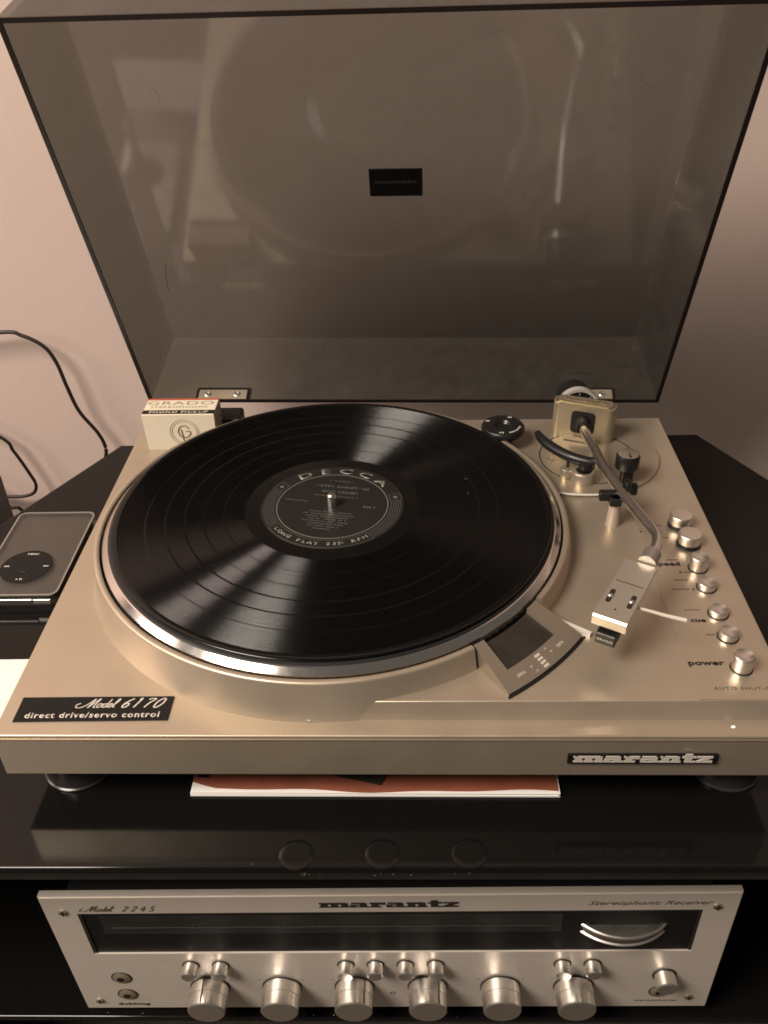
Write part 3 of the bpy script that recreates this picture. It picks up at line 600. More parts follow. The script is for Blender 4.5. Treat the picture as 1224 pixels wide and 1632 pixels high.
# anti skate knob
bm = BM(); lathe(bm, [(0.0, 0.2200), (0.0084, 0.2200), (0.0088, 0.2210), (0.0088, 0.2300), (0.0080, 0.2318), (0.0, 0.2318)], 32, c=(0.1722, 0.2335, 0)); ak = obj('anti_skate_knob', bm, 'black', tt, smooth=40)
bm = BM(); lathe(bm, [(0.0078, 0.2319), (0.0070, 0.2324), (0.0, 0.2322)], 32, c=(0.1722, 0.2335, 0)); obj('knob_face', bm, 'strobe', ak, smooth=40)
bm = BM(); prism(bm, [(0.1714, 0.2265), (0.1730, 0.2265), (0.1722, 0.2330)], 0.2320, 0.2328); obj('pointer', bm, 'black', ak)
bm = BM(); box(bm, 0.1690, 0.1775, 0.2300, 0.2380, Z1 - 0.0001, 0.2201, 0.0010, 1); obj('stalk', bm, 'black', ak)

# ------------------------------------------------------------------ dust cover (part of the turntable), built closed and swung open
LW, LD, LH, DR, TH = 0.4457, 0.3356, 0.0750, 0.0362, 0.0028
def lid_ring(bm, k, z, inset_):
    hw = LW / 2 * (1 - DR * z / LH) - inset_; y0 = -LD + inset_ + 0.006 * z / LH; y1 = -inset_
    return [bm.verts.new(p) for p in ((-hw, y0, z), (hw, y0, z), (hw, y1, z), (-hw, y1, z))]
bm = BM(); a = lid_ring(bm, 0, 0.0012, 0); b = lid_ring(bm, 0, LH + TH, 0); c = lid_ring(bm, 0, 0.0012, TH); d = lid_ring(bm, 0, LH, TH)
for i in range(4):
    j = (i + 1) % 4; bm.faces.new((a[i], a[j], b[j], b[i])); bm.faces.new((c[j], c[i], d[i], d[j]))
bm.faces.new(b); bm.faces.new(d[::-1])
bmesh.ops.bevel(bm, geom=[e for e in bm.edges if all(v in d for v in e.verts) or all(v in b for v in e.verts) or (not e.is_boundary and abs(e.verts[0].co.z - e.verts[1].co.z) > 0.02)], offset=0.0012, segments=2, affect='EDGES', profile=0.5)
lid_rot = Euler((R(-68.7566), R(-0.2724), R(-1.8379)), 'XYZ')
lid = obj('dust_cover', bm, 'lid', tt, loc=Vector((0.0027, 0.3616, 0.2077)) - tt.location, rot=lid_rot)
bm = BM(); a = lid_ring(bm, 0, 0.0, 0); b = lid_ring(bm, 0, 0.0011, 0); c = lid_ring(bm, 0, 0.0, TH + 0.0004); d = lid_ring(bm, 0, 0.0011, TH + 0.0004)
for i in range(4):
    j = (i + 1) % 4; bm.faces.new((a[i], b[i], b[j], a[j])); bm.faces.new((c[i], c[j], d[j], d[i])); bm.faces.new((a[i], a[j], c[j], c[i])); bm.faces.new((b[i], d[i], d[j], b[j]))
obj('rim', bm, 'lid_edge', lid)
bm = BM(); box(bm, -0.0203, 0.0203, -0.1812, -0.1570, LH - 0.0013, LH - 0.0002, 0.0004, 1); lb = obj('cover_badge', bm, 'badge', lid)
put('badge_lettering', logo(0.0320, 0.0002, 0.9), 'dim_print', lid, frame((0.0, -0.1690, LH - 0.0014), (1, 0, 0), (0, -1, 0)))
for hxp in (-0.1565, 0.1620):
    bm = BM(); box(bm, hxp - 0.0215, hxp + 0.0215, -TH - 0.0022, -TH - 0.0002, 0.0006, 0.0108, 0.0004, 1); hg = obj('hinge_plate', bm, 'champ', lid)
    bm = BM(); prism(bm, [(x + hxp, y + 0.0075) for x, y in rrect(0.0245, 0.0072, 0.002, 3)], 0, 0.0002); bm.transform(frame((0, -TH - 0.00005, 0), (1, 0, 0), (0, 0, 1))); obj('hinge_gasket', bm, 'lid_edge', lid)
    for sx in (-0.0135, 0.0125):
        bm = BM(); lathe(bm, [(0.0030, -0.0002), (0.0030, 0.0005), (0.0024, 0.0010), (0.0010, 0.0008), (0.0, 0.0003)], 20, c=(hxp + sx, -TH - 0.0022, 0.0055), axis='Y'); obj('hinge_screw', bm, 'alu', lid, smooth=40)
for hxp in (-0.1535, 0.1640):
    bm = BM(); box(bm, hxp - 0.019, hxp + 0.019, 0.3360, 0.3600, Z0 - 0.012, 0.2060, 0.0015, 1); box(bm, hxp - 0.012, hxp + 0.012, 0.3290, 0.3380, Z0 - 0.001, 0.2020, 0.001, 1); hb = obj('cover_hinge', bm, 'black', tt)
    bm = BM(); box(bm, hxp - 0.006, hxp + 0.003, 0.3280, 0.3288, 0.1985, 0.2010); obj('spring_tab', bm, 'alu', hb)
# hairs and scuffs on the cover
bm = BM()
for pts in ([(-0.2035, -0.060, LH - 0.0003), (-0.2020, -0.075, LH - 0.0003), (-0.1985, -0.092, LH - 0.0003)],
            [(0.150, -TH - 0.0006, 0.031), (0.160, -TH - 0.0006, 0.0315), (0.168, -TH - 0.0006, 0.0305)],
            [(0.182, -TH - 0.0006, 0.040), (0.190, -TH - 0.0006, 0.0385), (0.198, -TH - 0.0006, 0.0395)]):
    tube(bm, pts, 0.00022, 5)
for i in range(9):
    x = random.uniform(-0.2, 0.2); y = random.uniform(-0.32, -0.02); a_ = random.uniform(0, 6.28); l_ = random.uniform(0.004, 0.014)
    tube(bm, [(x, y, LH - 0.0003), (x + l_ * 0.5 * math.cos(a_), y + l_ * 0.5 * math.sin(a_), LH - 0.0003), (x + l_ * math.cos(a_ + 0.5), y + l_ * math.sin(a_ + 0.5), LH - 0.0003)], 0.00009, 4, spline=3)
for i in range(60):
    x = random.uniform(-0.2, 0.2); y = random.uniform(-0.32, -0.02); s = random.uniform(0.00015, 0.0005)
    box(bm, x, x + s, y, y + s * random.uniform(0.6, 1.8), LH - 0.0005, LH - 0.0001)
sc_ = obj('scuffs', bm, 'lid_edge', lid); sc_['kind'] = 'stuff'

# ------------------------------------------------------------------ record
rec = thing('vinyl_record', (PX, PY, 0.2237), 'black vinyl record lying on the platter, dark paper label at its centre', 'record', world=False)
zt_ = ZR - 0.2237
bm = BM(); lathe(bm, [(0.0037, 0.0001), (0.0037, zt_), (0.0500, zt_), (0.0505, zt_ - 0.0002), (0.1460, zt_ - 0.0002), (0.1480, zt_), (0.1500, zt_ - 0.0001), (0.1508, zt_ - 0.0007), (0.1500, zt_ - 0.0014), (0.0037, 0.0001)], 200)
obj('disc', bm, 'vinyl', rec, smooth=40, loc=(0, 0, 0))
bm = BM(); lathe(bm, [(0.0037, zt_ - 0.0001), (0.0037, zt_ + 0.0002), (0.0495, zt_ + 0.0002), (0.0497, zt_ - 0.0001)], 96); lab = obj('paper_label', bm, 'label', rec, loc=(0, 0, 0))
ZL = zt_ + 0.0002; LR = R(-10)
def lrot(bm): bm.transform(Matrix.Rotation(LR, 4, 'Z')); return bm
bm = BM()
arc_text(bm, 'DECCA', 0.0064, (0, 0, ZL), 0.0408, R(90), R(20.0), bold=0.02, xs=1.75)
arc_text(bm, 'LONG PLAY 33⅓ RPM', 0.0030, (0, 0, ZL), 0.0458, R(-90), R(5.35), top=False, bold=0.05, xs=1.2)
lathe(bm, [(0.0383, ZL), (0.0383, ZL + 0.0001), (0.0389, ZL + 0.0001), (0.0389, ZL)], 120, closed=True)
for s in (-1, 1):
    a = R(90 - s * 68); c_ = Vector((0.0445 * math.cos(a), 0.0445 * math.sin(a), ZL)); n = []
    for k in range(10):
        rr_ = 0.0021 if k % 2 == 0 else 0.0009; b_ = a + k * PI / 5; n.append((c_.x + rr_ * math.cos(b_), c_.y + rr_ * math.sin(b_)))
    prism(bm, n, ZL, ZL + 0.0001)
obj('lettering', lrot(bm), 'label_print', lab, loc=(0, 0, 0))
bm = BM()
for s in (-1, 1):
    a = 90 - s * 68
    for r_ in (0.0405, 0.0485):
        lathe(bm, [(r_, ZL), (r_, ZL + 0.0001), (r_ + 0.0003, ZL + 0.0001), (r_ + 0.0003, ZL)], 6, R(a - 5.5), R(a + 5.5), closed=True)
    for e in (-5.5, 5.5):
        aa = R(a + e); ra = Vector((math.cos(aa), math.sin(aa))); tn = Vector((-ra.y, ra.x)) * 0.00015
        prism(bm, [tuple(ra * 0.0408 - tn), tuple(ra * 0.0484 - tn), tuple(ra * 0.0484 + tn), tuple(ra * 0.0408 + tn)], ZL, ZL + 0.0001)
    g0, g1 = sorted((a - s * 6.5, a - s * 108 + (0 if s > 0 else 0)))
    g0, g1 = (90 - 68 - 6.5 - 56, 90 - 68 - 6.5) if s > 0 else (90 + 68 + 6.5, 90 + 68 + 6.5 + 56)
    for r_ in (0.0408, 0.0424, 0.0440, 0.0456, 0.0472):
        lathe(bm, [(r_, ZL), (r_, ZL + 0.0001), (r_ + 0.00035, ZL + 0.0001), (r_ + 0.00035, ZL)], 40, R(g0), R(g1), closed=True)
for r_ in (0.0405, 0.0485): lathe(bm, [(r_, ZL), (r_, ZL + 0.0001), (r_ + 0.0003, ZL + 0.0001), (r_ + 0.0003, ZL)], 50, R(-90 - 48), R(-90 + 48), closed=True)
for e in (-48, 48):
    aa = R(-90 + e); ra = Vector((math.cos(aa), math.sin(aa))); tn = Vector((-ra.y, ra.x)) * 0.00015
    prism(bm, [tuple(ra * 0.0408 - tn), tuple(ra * 0.0484 - tn), tuple(ra * 0.0484 + tn), tuple(ra * 0.0408 + tn)], ZL, ZL + 0.0001)
for s, h, x, y, xs in (('MERRY CHRISTMAS', 0.0026, 0.002, 0.0220, 1.25), ('BING CROSBY', 0.0024, 0.002, 0.0155, 1.25), ('Side 2', 0.0026, 0.026, 0.0005, 1.0)):
    text(bm, s, h, (x, y, ZL), X, Y, xs=xs, bold=0.01)
for y, l in ((0.030, 0.018), (0.0105, 0.032), (-0.009, 0.032), (-0.0118, 0.036), (-0.0146, 0.030), (-0.0174, 0.028), (-0.0202, 0.032), (-0.0230, 0.026), (-0.0258, 0.022), (-0.0286, 0.014), (0.0018, -0.016)):
    x0 = -abs(l) / 2 if l > 0 else -0.034
    n = int(abs(l) / 0.0014)
    for i in range(n):
        if random.random() < 0.14: continue
        xx = x0 + abs(l) * i / n; prism(bm, [(xx, y), (xx + 0.0010, y), (xx + 0.0010, y + random.uniform(0.0006, 0.0011)), (xx, y + 0.0008)], ZL, ZL + 0.00008)
obj('fine_lettering', lrot(bm), 'label_fine', lab, loc=(0, 0, 0))['kind'] = 'stuff'

bm = BM()
for i in range(18):
    r_ = random.uniform(0.055, 0.148); a_ = random.uniform(0, 2 * PI); s_ = random.uniform(0.00012, 0.0003); l_ = s_ * random.choice((1, 1, 2, 5))
    q = BM(); box(q, -l_, l_, -s_ * 0.5, s_ * 0.5, 0, 0.00012); merge(bm, q, Matrix.Translation((r_ * math.cos(a_), r_ * math.sin(a_), zt_ - 0.0002)) @ Matrix.Rotation(random.uniform(0, 3.1), 4, 'Z'))
obj('lint', bm, 'label_print', rec, loc=(0, 0, 0))['kind'] = 'stuff'

# ------------------------------------------------------------------ single adapter on its post
ad = thing('record_adapter', (0.0857, 0.2905, Z1), 'small round black record adapter with white markings, on its post behind the record', 'record adapter', world=False)
bm = BM(); lathe(bm, [(0.0060, 0.0135), (0.0160, 0.0135), (0.0172, 0.0150), (0.0172, 0.0180), (0.0160, 0.0195), (0.0090, 0.0205), (0.0068, 0.0203), (0.0050, 0.0180), (0.0, 0.0172)], 56); obj('disc', bm, 'black', ad, loc=(0, 0, 0), smooth=40)
bm = BM(); lathe(bm, [(0.0085, 0.0), (0.0085, 0.0136), (0.0, 0.0136)], 32); obj('post', bm, 'black', ad, loc=(0, 0, 0), smooth=40)
bm = BM(); arc_text(bm, 'marantz', 0.0020, (0, 0, 0.0200), 0.0140, R(-42), R(8.6), top=False, bold=0.04, xs=1.3)
arc_text(bm, '45', 0.0020, (0, 0, 0.0200), 0.0140, R(-100), R(9), top=False, bold=0.04, xs=1.2)
for a in (62, 152):
    q = BM(); prism(q, [(-0.0016, -0.0006), (0.0016, -0.0006), (0.0016, 0.0006), (-0.0016, 0.0006)], 0, 0.0003); merge(bm, q, Matrix.Translation((0.0132 * math.cos(R(a)), 0.0132 * math.sin(R(a)), 0.0198)))
obj('lettering', bm, 'silver_print', ad, loc=(0, 0, 0))

# ------------------------------------------------------------------ pickup carton
cb = thing('cartridge_box', (-0.1790, 0.3220, Z0), 'small cream card pickup box with red and black stripes, on the deck corner', 'box', world=False)
wx, wy, hh = 0.0300, 0.0142, 0.0333
bm = BM(); prism(bm, [(-wx + 0.0008, -wy + 0.0004), (wx - 0.0008, -wy + 0.0004), (wx - 0.0008, wy), (-wx + 0.0008, wy)], 0, hh, [(-wx, -wy), (wx, -wy), (wx, wy), (-wx, wy)], bev=0.0006); obj('carton', bm, 'card', cb, loc=(0, 0, 0))
bm = BM(); prism(bm, [(-wx + 0.0003, 0.0108), (wx - 0.0003, 0.0108), (wx - 0.0003, 0.0137), (-wx + 0.0003, 0.0137)], hh, hh + 0.00012); obj('red_stripe', bm, 'card_red', cb, loc=(0, 0, 0))
bm = BM(); prism(bm, [(-wx + 0.0003, -0.0132), (wx - 0.0003, -0.0132), (wx - 0.0003, -0.0068), (-wx + 0.0003, -0.0068)], hh, hh + 0.00012); bs = obj('black_stripe', bm, 'card_black', cb, loc=(0, 0, 0))
bm = BM(); text(bm, 'PHONO PICKUP', 0.0031, (0, -0.0115, hh + 0.00012), X, Y, xs=1.40, shear=0.12, space=1.15, bold=0.012); obj('stripe_lettering', bm, 'card', cb, loc=(0, 0, 0))
bm = BM(); text(bm, 'GRADO', 0.0062, (-0.001, 0.0026, hh + 0.00005), X, Y, xs=1.75, space=1.1); obj('lettering', bm, 'card_grey', cb, loc=(0, 0, 0)); bm = BM(); text(bm, 'STEREOPHONIC', 0.0033, (-0.001, -0.0030, hh + 0.00005), X, Y, xs=1.35, space=1.1); obj('lettering', bm, 'card_grey', cb, loc=(0, 0, 0))
bm = BM(); cz = 0.0165; cxm = 0.0035
for r_, t_ in ((0.0118, 0.0004), (0.0100, 0.0005)): lathe(bm, [(r_, 0), (r_, 0.0002), (r_ + t_, 0.0002), (r_ + t_, 0)], 56, c=(cxm, -wy + 0.0001, cz), axis='Y', closed=True)
obj('emblem_ring', bm, 'card_grey', cb, loc=(0, 0, 0))
bm = BM()
g = BM(); ribbon(g, [(0.0042, 0.0035), (0.0015, 0.0062), (-0.0030, 0.0050), (-0.0050, 0.0005), (-0.0030, -0.0040), (0.0015, -0.0045), (0.0045, -0.0020), (0.0048, 0.0008), (0.0012, 0.0010)], 0.00032)
merge(bm, g, frame((cxm, -wy - 0.00005, cz), (1, 0, 0), (0, 0, 1)))
g = BM(); ribbon(g, [(-0.0024, 0.0030), (-0.0016, -0.0050), (-0.0012, -0.0078), (0.0010, -0.0074), (0.0056, -0.0076)], 0.00032, z=0.00002, n=3)
merge(bm, g, frame((cxm, -wy - 0.00005, cz), (1, 0, 0), (0, 0, 1)))
obj('emblem_monogram', bm, 'black_print', cb, loc=(0, 0, 0))
bm = BM()
for k in range(7):
    y = -0.009 + k * 0.0030; box(bm, wx - 0.0004, wx + 0.0001 , y, y + 0.0016, 0.012 + 0.008 * (k % 2), 0.0145 + 0.008 * (k % 2))
obj('side_print', bm, 'card_grey', cb, loc=(0, 0, 0))

# ------------------------------------------------------------------ music player in a clear case
mp_ = thing('music_player', (-0.2862, 0.2262, ZS), 'dark grey music player with round click wheel in a clear case, on the stand', 'music player', world=False, rot=(0, 0, R(0.5)))
bm = BM(); prism(bm, rrect(0.0300, 0.0510, 0.0060), 0.0022, 0.0122, bev=0.0008); wn(obj('body', bm, 'player', mp_, loc=(0, 0, 0), smooth=40))
bm = BM(); prism(bm, rrect(0.0325, 0.0545, 0.0065), 0, 0.0148, bev=0.0014); wn(obj('clear_case', bm, 'clear', mp_, loc=(0, 0, 0), smooth=40))
bm = BM(); prism(bm, rrect(0.0327, 0.0547, 0.0067), 0.0060, 0.0078); r2 = obj('case_seam', bm, 'clear', mp_, loc=(0, 0, 0))
bm = BM(); ro, ri = rrect(0.0322, 0.0542, 0.0064), rrect(0.0309, 0.0529, 0.0053)
for a_, b_ in ((ro, ri),):
    n_ = len(a_); q = [[bm.verts.new((x, y, z)) for x, y in pl_] for pl_, z in ((a_, 0.0140), (a_, 0.01492), (b_, 0.01502), (b_, 0.0141))]
    for i in range(n_):
        for k in range(4): bm.faces.new((q[k][i], q[k][(i + 1) % n_], q[(k + 1) % 4][(i + 1) % n_], q[(k + 1) % 4][i]))
obj('case_edge', bm, 'case_edge', mp_, loc=(0, 0, 0), smooth=50)
bm = BM(); lathe(bm, [(0.0200, 0.0147), (0.0200, 0.0150), (0.0194, 0.0151), (0.0194, 0.0150), (0.0, 0.0150)], 64, c=(-0.0020, -0.0195, 0)); cwh = obj('click_wheel', bm, 'wheel', mp_, loc=(0, 0, 0))
bm = BM(); lathe(bm, [(0.0070, 0.0150), (0.0068, 0.0152), (0.0, 0.0152)], 40, c=(-0.0020, -0.0195, 0)); obj('centre_button', bm, 'wheel', cwh, loc=(0, 0, 0))
bm = BM(); wz = 0.0151
text(bm, 'MENU', 0.0020, (-0.0015, -0.0050, wz), X, Y, bold=0.03, xs=1.15)
def tri(x, y, s): prism(bm, [(x, y - 0.0009), (x + s * 0.0015, y), (x, y + 0.0009)] if s > 0 else [(x, y - 0.0009), (x, y + 0.0009), (x + s * 0.0015, y)], wz, wz + 0.0002)
tri(0.0115, -0.0195, 1); tri(0.0131, -0.0195, 1); tri(-0.0155, -0.0195, -1); tri(-0.0171, -0.0195, -1); tri(-0.0045, -0.0355, 1)
prism(bm, [(0.0149, -0.0204), (0.0153, -0.0204), (0.0153, -0.0186), (0.0149, -0.0186)], wz, wz + 0.0002); prism(bm, [(-0.0192, -0.0204), (-0.0188, -0.0204), (-0.0188, -0.0186), (-0.0192, -0.0186)], wz, wz + 0.0002)
for x in (-0.0018, -0.0006): prism(bm, [(x, -0.0364), (x + 0.0006, -0.0364), (x + 0.0006, -0.0346), (x, -0.0346)], wz, wz + 0.0002)
obj('symbols', bm, 'silver_print', cwh, loc=(0, 0, 0))
bm = BM(); box(bm, -0.0326, 0.0130, -0.0549, -0.0541, 0.0095, 0.0112, 0.0003, 1); obj('case_lip', bm, 'alu', mp_, loc=(0, 0, 0))
bm = BM(); box(bm, 0.0140, 0.0270, -0.0549, -0.0541, 0.0070, 0.0110, 0.0003, 1); obj('latch', bm, 'alu', mp_, loc=(0, 0, 0))

# ------------------------------------------------------------------ white sheet and booklet
bm = BM(); prism(bm, [(-0.440, 0.052), (-0.2265, 0.056), (-0.2275, 0.1200), (-0.440, 0.1165)], ZS + 0.0002, ZS + 0.0006)
tag(obj('paper_sheet', bm, 'paper'), 'bright white paper sheet on the stand at the far left edge', 'paper')
bk = thing('booklet', (-0.011, 0.02, ZS), 'orange brown booklet with white page edge, lying under the turntable', 'booklet')
bx0, bx1, by0 = -0.1205, 0.0985, 0.0047
bm = BM()
for k in range(4):
    e = [(0.0003 * math.sin(3 * k + 9 * x), x) for x in (0, 1)]
    z_ = ZS + 0.0003 + 0.0007 * k
    prism(bm, [(bx0 + 0.0004 * (k % 2), by0 + 0.0002 * k), (bx1 - 0.0006 * (k % 3), by0 + 0.0002 * k - 0.0003 * (k % 2)), (bx1 - 0.001, 0.270), (bx0 + 0.0002 * k, 0.270)], z_, z_ + 0.0006)
obj('pages', bm, 'paper', bk)
n = 30; tops = []
bm = BM(); fr_, bk_ = [], []
for i in range(n + 1):
    t = i / n; x = bx0 + 0.0005 + (bx1 - 0.0015 - bx0) * t
    y = by0 + 0.0024 + 0.0009 * math.sin(t * 9) + 0.0006 * math.sin(t * 21 + 1) - 0.0006 * t + 0.0045 * max(0, 1 - t * 18)
    z_ = ZS + 0.0034 + 0.0011 * math.exp(-t * 14) + 0.0003 * math.sin(t * 7)
    fr_.append((bm.verts.new((x, y, z_)), bm.verts.new((x, y, z_ - 0.0003)))); bk_.append((bm.verts.new((x, 0.27, ZS + 0.0040)), bm.verts.new((x, 0.27, ZS + 0.0037))))
for i in range(n):
    bm.faces.new((fr_[i][0], fr_[i + 1][0], bk_[i + 1][0], bk_[i][0])); bm.faces.new((fr_[i][1], bk_[i][1], bk_[i + 1][1], fr_[i + 1][1])); bm.faces.new((fr_[i][0], fr_[i][1], fr_[i + 1][1], fr_[i + 1][0])); bm.faces.new((bk_[i][0], bk_[i + 1][0], bk_[i + 1][1], bk_[i][1]))
for i in (0, n): bm.faces.new((fr_[i][0], bk_[i][0], bk_[i][1], fr_[i][1]))
cov = obj('cover', bm, 'booklet', bk, smooth=40)
bm = BM(); prism(bm, [(0.0000, 0.0240), (-0.0120, 0.0205), (-0.0145, 0.0210), (-0.0050, 0.0098), (-0.0085, 0.0100), (-0.0460, 0.0240)][0:1] + [(-0.0075, 0.0100), (-0.0460, 0.0195), (-0.0480, 0.0400), (-0.0040, 0.0400)], ZS + 0.0041, ZS + 0.0044); obj('cover_picture', bm, 'black_print', cov)
bm = BM(); box(bm, -0.1175, -0.1110, 0.0150, 0.0300, ZS + 0.0045, ZS + 0.0050); obj('dark_clip', bm, 'black', cov)

# ------------------------------------------------------------------ cords on the wall and the black speaker edge
def cord(name, pts, r, label):
    bm = BM(); tube(bm, pts, r, 10, spline=8); tag(obj(name, bm, 'cord', smooth=60), label, 'cord', 'black cords against the wall')
cord('power_cord', [(-0.520, 0.500, 0.205), (-0.4062, 0.502, 0.2175), (-0.3812, 0.502, 0.2137), (-0.3616, 0.502, 0.2010), (-0.3531, 0.502, 0.1819), (-0.3490, 0.502, 0.1564), (-0.3423, 0.502, 0.1264), (-0.3275, 0.502, 0.0991), (-0.3233, 0.502, 0.0791), (-0.3289, 0.502, 0.0587), (-0.345, 0.504, 0.0), (-0.350, 0.504, -0.20), (-0.350, 0.506, -0.395)], 0.0020, 'black cord arching high against the wall and dropping behind the stand')
cord('power_cord', [(-0.520, 0.503, 0.150), (-0.4398, 0.504, 0.0963), (-0.4277, 0.504, 0.0761), (-0.4174, 0.504, 0.0471), (-0.4140, 0.504, 0.0315), (-0.4207, 0.504, 0.0198), (-0.4401, 0.504, 0.0156), (-0.4700, 0.504, 0.0190), (-0.520, 0.504, 0.04)], 0.0019, 'black cord looping low beside the wall at the left edge')
cord('power_cord', [(-0.530, 0.496, 0.085), (-0.4700, 0.497, 0.0370), (-0.4592, 0.497, 0.0262), (-0.4480, 0.497, 0.0060), (-0.4330, 0.497, -0.0040), (-0.410, 0.499, -0.10), (-0.405, 0.500, -0.395)], 0.0019, 'short black cord end dipping behind the stand at the left edge')
sp = thing('speaker', (-0.48, 0.385, -0.40), 'black speaker cabinet edge behind the stand at the far left', 'speaker')
bm = BM(); box(bm, -0.605, -0.4140, 0.300, 0.440, -0.39, 0.088, 0.003, 2); obj('cabinet', bm, 'black', sp)
bm = BM(); box(bm, -0.595, -0.424, 0.296, 0.2995, -0.38, 0.080, 0.001, 1); obj('grille', bm, 'dark', sp)

# ------------------------------------------------------------------ receiver
rv = thing('receiver', (-0.0032, -0.0141, -0.0860 + 0.0), 'silver stereo receiver with black dial window and six big knobs, on the shelf', 'receiver', world=False, rot=(0, R(-0.93), R(0.31)))
RZ = 0.0795                                    # face centre above the shelf
HF = 0.07015
def rput(name, bm, mat, parent=rv, smooth=None):
    bm.transform(Matrix.Translation((0, 0, RZ)));  return obj(name, bm, mat, parent, loc=(0, 0, 0), smooth=smooth)
wl, wr_, wb, wtp = -0.1985, 0.1985, 0.0032, 0.0518
bm = BM()
o_ = [(-0.220, -HF), (0.220, -HF), (0.220, HF), (-0.220, HF)]; i_ = [(wl, wb), (wr_, wb), (wr_, wtp), (wl, wtp)]
vo = [[bm.verts.new((x, y_, z)) for x, z in o_] for y_ in (0, 0.005)]; vi = [[bm.verts.new((x, y_, z)) for x, z in i_] for y_ in (0, 0.005)]
for k in range(4):
    j = (k + 1) % 4
    bm.faces.new((vo[0][k], vo[0][j], vi[0][j], vi[0][k])); bm.faces.new((vo[1][k], vi[1][k], vi[1][j], vo[1][j])); bm.faces.new((vo[0][k], vo[1][k], vo[1][j], vo[0][j])); bm.faces.new((vi[0][k], vi[0][j], vi[1][j], vi[1][k]))
bmesh.ops.recalc_face_normals(bm, faces=bm.faces[:])
bmesh.ops.bevel(bm, geom=[e for e in bm.edges if all(abs(v.co.y) < 1e-6 for v in e.verts) and len({abs(round(v.co.x, 3)) for v in e.verts} | {0.22}) >= 1 and (all(v in vo[0] for v in e.verts))], offset=0.0008, segments=2, affect='EDGES')
rput('faceplate', bm, 'alu_face')
bm = BM(); box(bm, -0.205, 0.205, 0.0055, 0.33, -0.066, 0.066, 0.001, 1); rput('chassis', bm, 'dark')
bm = BM(); box(bm, wl + 0.0002, wr_ - 0.0002, 0.0012, 0.0054, wb + 0.0002, wtp - 0.0002); dw = rput('dial_window', bm, 'dial_pane')
bm = BM(); box(bm, -0.186, 0.112, 0.0007, 0.0011, 0.0265, 0.0470); obj('dial_scale', (bm.transform(Matrix.Translation((0, 0, RZ))), bm)[1], 'dial', dw, loc=(0, 0, 0))
bm = BM()
for t in ((wl + 0.0002, wr_ - 0.0002, 0.0004, 0.0011, wtp - 0.0022, wtp - 0.0003), (wl + 0.0002, wl + 0.0020, 0.0004, 0.0011, wb + 0.0005, wtp - 0.0023), (wr_ - 0.0020, wr_ - 0.0002, 0.0004, 0.0011, wb + 0.0005, wtp - 0.0023)): box(bm, *t)
bm.transform(Matrix.Translation((0, 0, RZ))); obj('window_bezel', bm, 'stand_rail', dw, loc=(0, 0, 0))
bm = BM()
for k_ in range(75):
    x = -0.178 + k_ * 0.0037; hgt = 0.0032 if k_ % 5 == 0 else 0.0016
    box(bm, x, x + 0.0004, 0.0004, 0.0007, 0.0345, 0.0345 + hgt)
box(bm, -0.180, 0.104, 0.0004, 0.0007, 0.0338, 0.0341)
bm.transform(Matrix.Translation((0, 0, RZ))); sm_ = obj('scale_marks', bm, 'dim_print', dw, loc=(0, 0, 0)); sm_['kind'] = 'stuff'
# tuning wheel: horizontal, pokes out of the window
wcx, wr2, pro = 0.1515, 0.0420, 0.0132
bm = BM(); lathe(bm, [(0.0, 0.0330), (wr2 - 0.0030, 0.0330), (wr2 - 0.0026, 0.0345), (wr2 - 0.0008, 0.0345), (wr2, 0.0338), (wr2, 0.0318), (wr2 - 0.0012, 0.0312), (wr2 - 0.0012, 0.0262), (wr2, 0.0256), (wr2, 0.0246), (wr2 - 0.0008, 0.0238), (0.0, 0.0238)], 90, R(180 + 48), R(360 - 48), c=(wcx, 0.0044 - pro - 0.0 + wr2, 0))
tw = rput('tuning_wheel', bm, 'alu', smooth=40)
bm = BM(); lathe(bm, [(wr2 - 0.0010, 0.0313), (wr2 - 0.0008, 0.0300), (wr2 - 0.0008, 0.0274), (wr2 - 0.0010, 0.0261)], 90, R(180 + 48), R(360 - 48), c=(wcx, 0.0044 - pro + wr2, 0)); bm.transform(Matrix.Translation((0, 0, RZ))); obj('knurl_band', bm, 'platter_side', tw, loc=(0, 0, 0))
# big knobs
KZ = -0.0400
kme = BM(); lathe(kme, [(0.0131, 0.0), (0.0131, 0.0080), (0.0128, 0.0083), (0.0128, 0.0166), (0.0120, 0.0174), (0.0, 0.0172)], 48, axis='Y')
k0 = None
for x, line in ((-0.1262, 1), (-0.0760, 0), (-0.0255, 1), (0.0250, 1), (0.0750, 0), (0.1250, 0)):
    if k0 is None: k0 = obj('control_knob', kme, 'alu', rv, loc=(x, -0.0006, RZ + KZ), smooth=30); kk = k0
    else: kk = k0.copy(); COL.objects.link(kk); kk.location = (x, -0.0006, RZ + KZ)
    bm = BM(); lathe(bm, [(0.0138, 0.0001), (0.0138, 0.0006), (0.0131, 0.0006)], 40, axis='Y'); obj('skirt', bm, 'dark', kk, loc=(0, 0, 0))
    if line:
        a = R(100 if x < -0.1 else 55); bm = BM(); cx_, cz_ = math.cos(a) * 0.0132, math.sin(a) * 0.0132
        box(bm, cx_ - 0.0004, cx_ + 0.0004, -0.0166, -0.0008, cz_ - 0.0004, cz_ + 0.0001); obj('pointer_line', bm, 'black_print', kk, loc=(0, 0, 0))
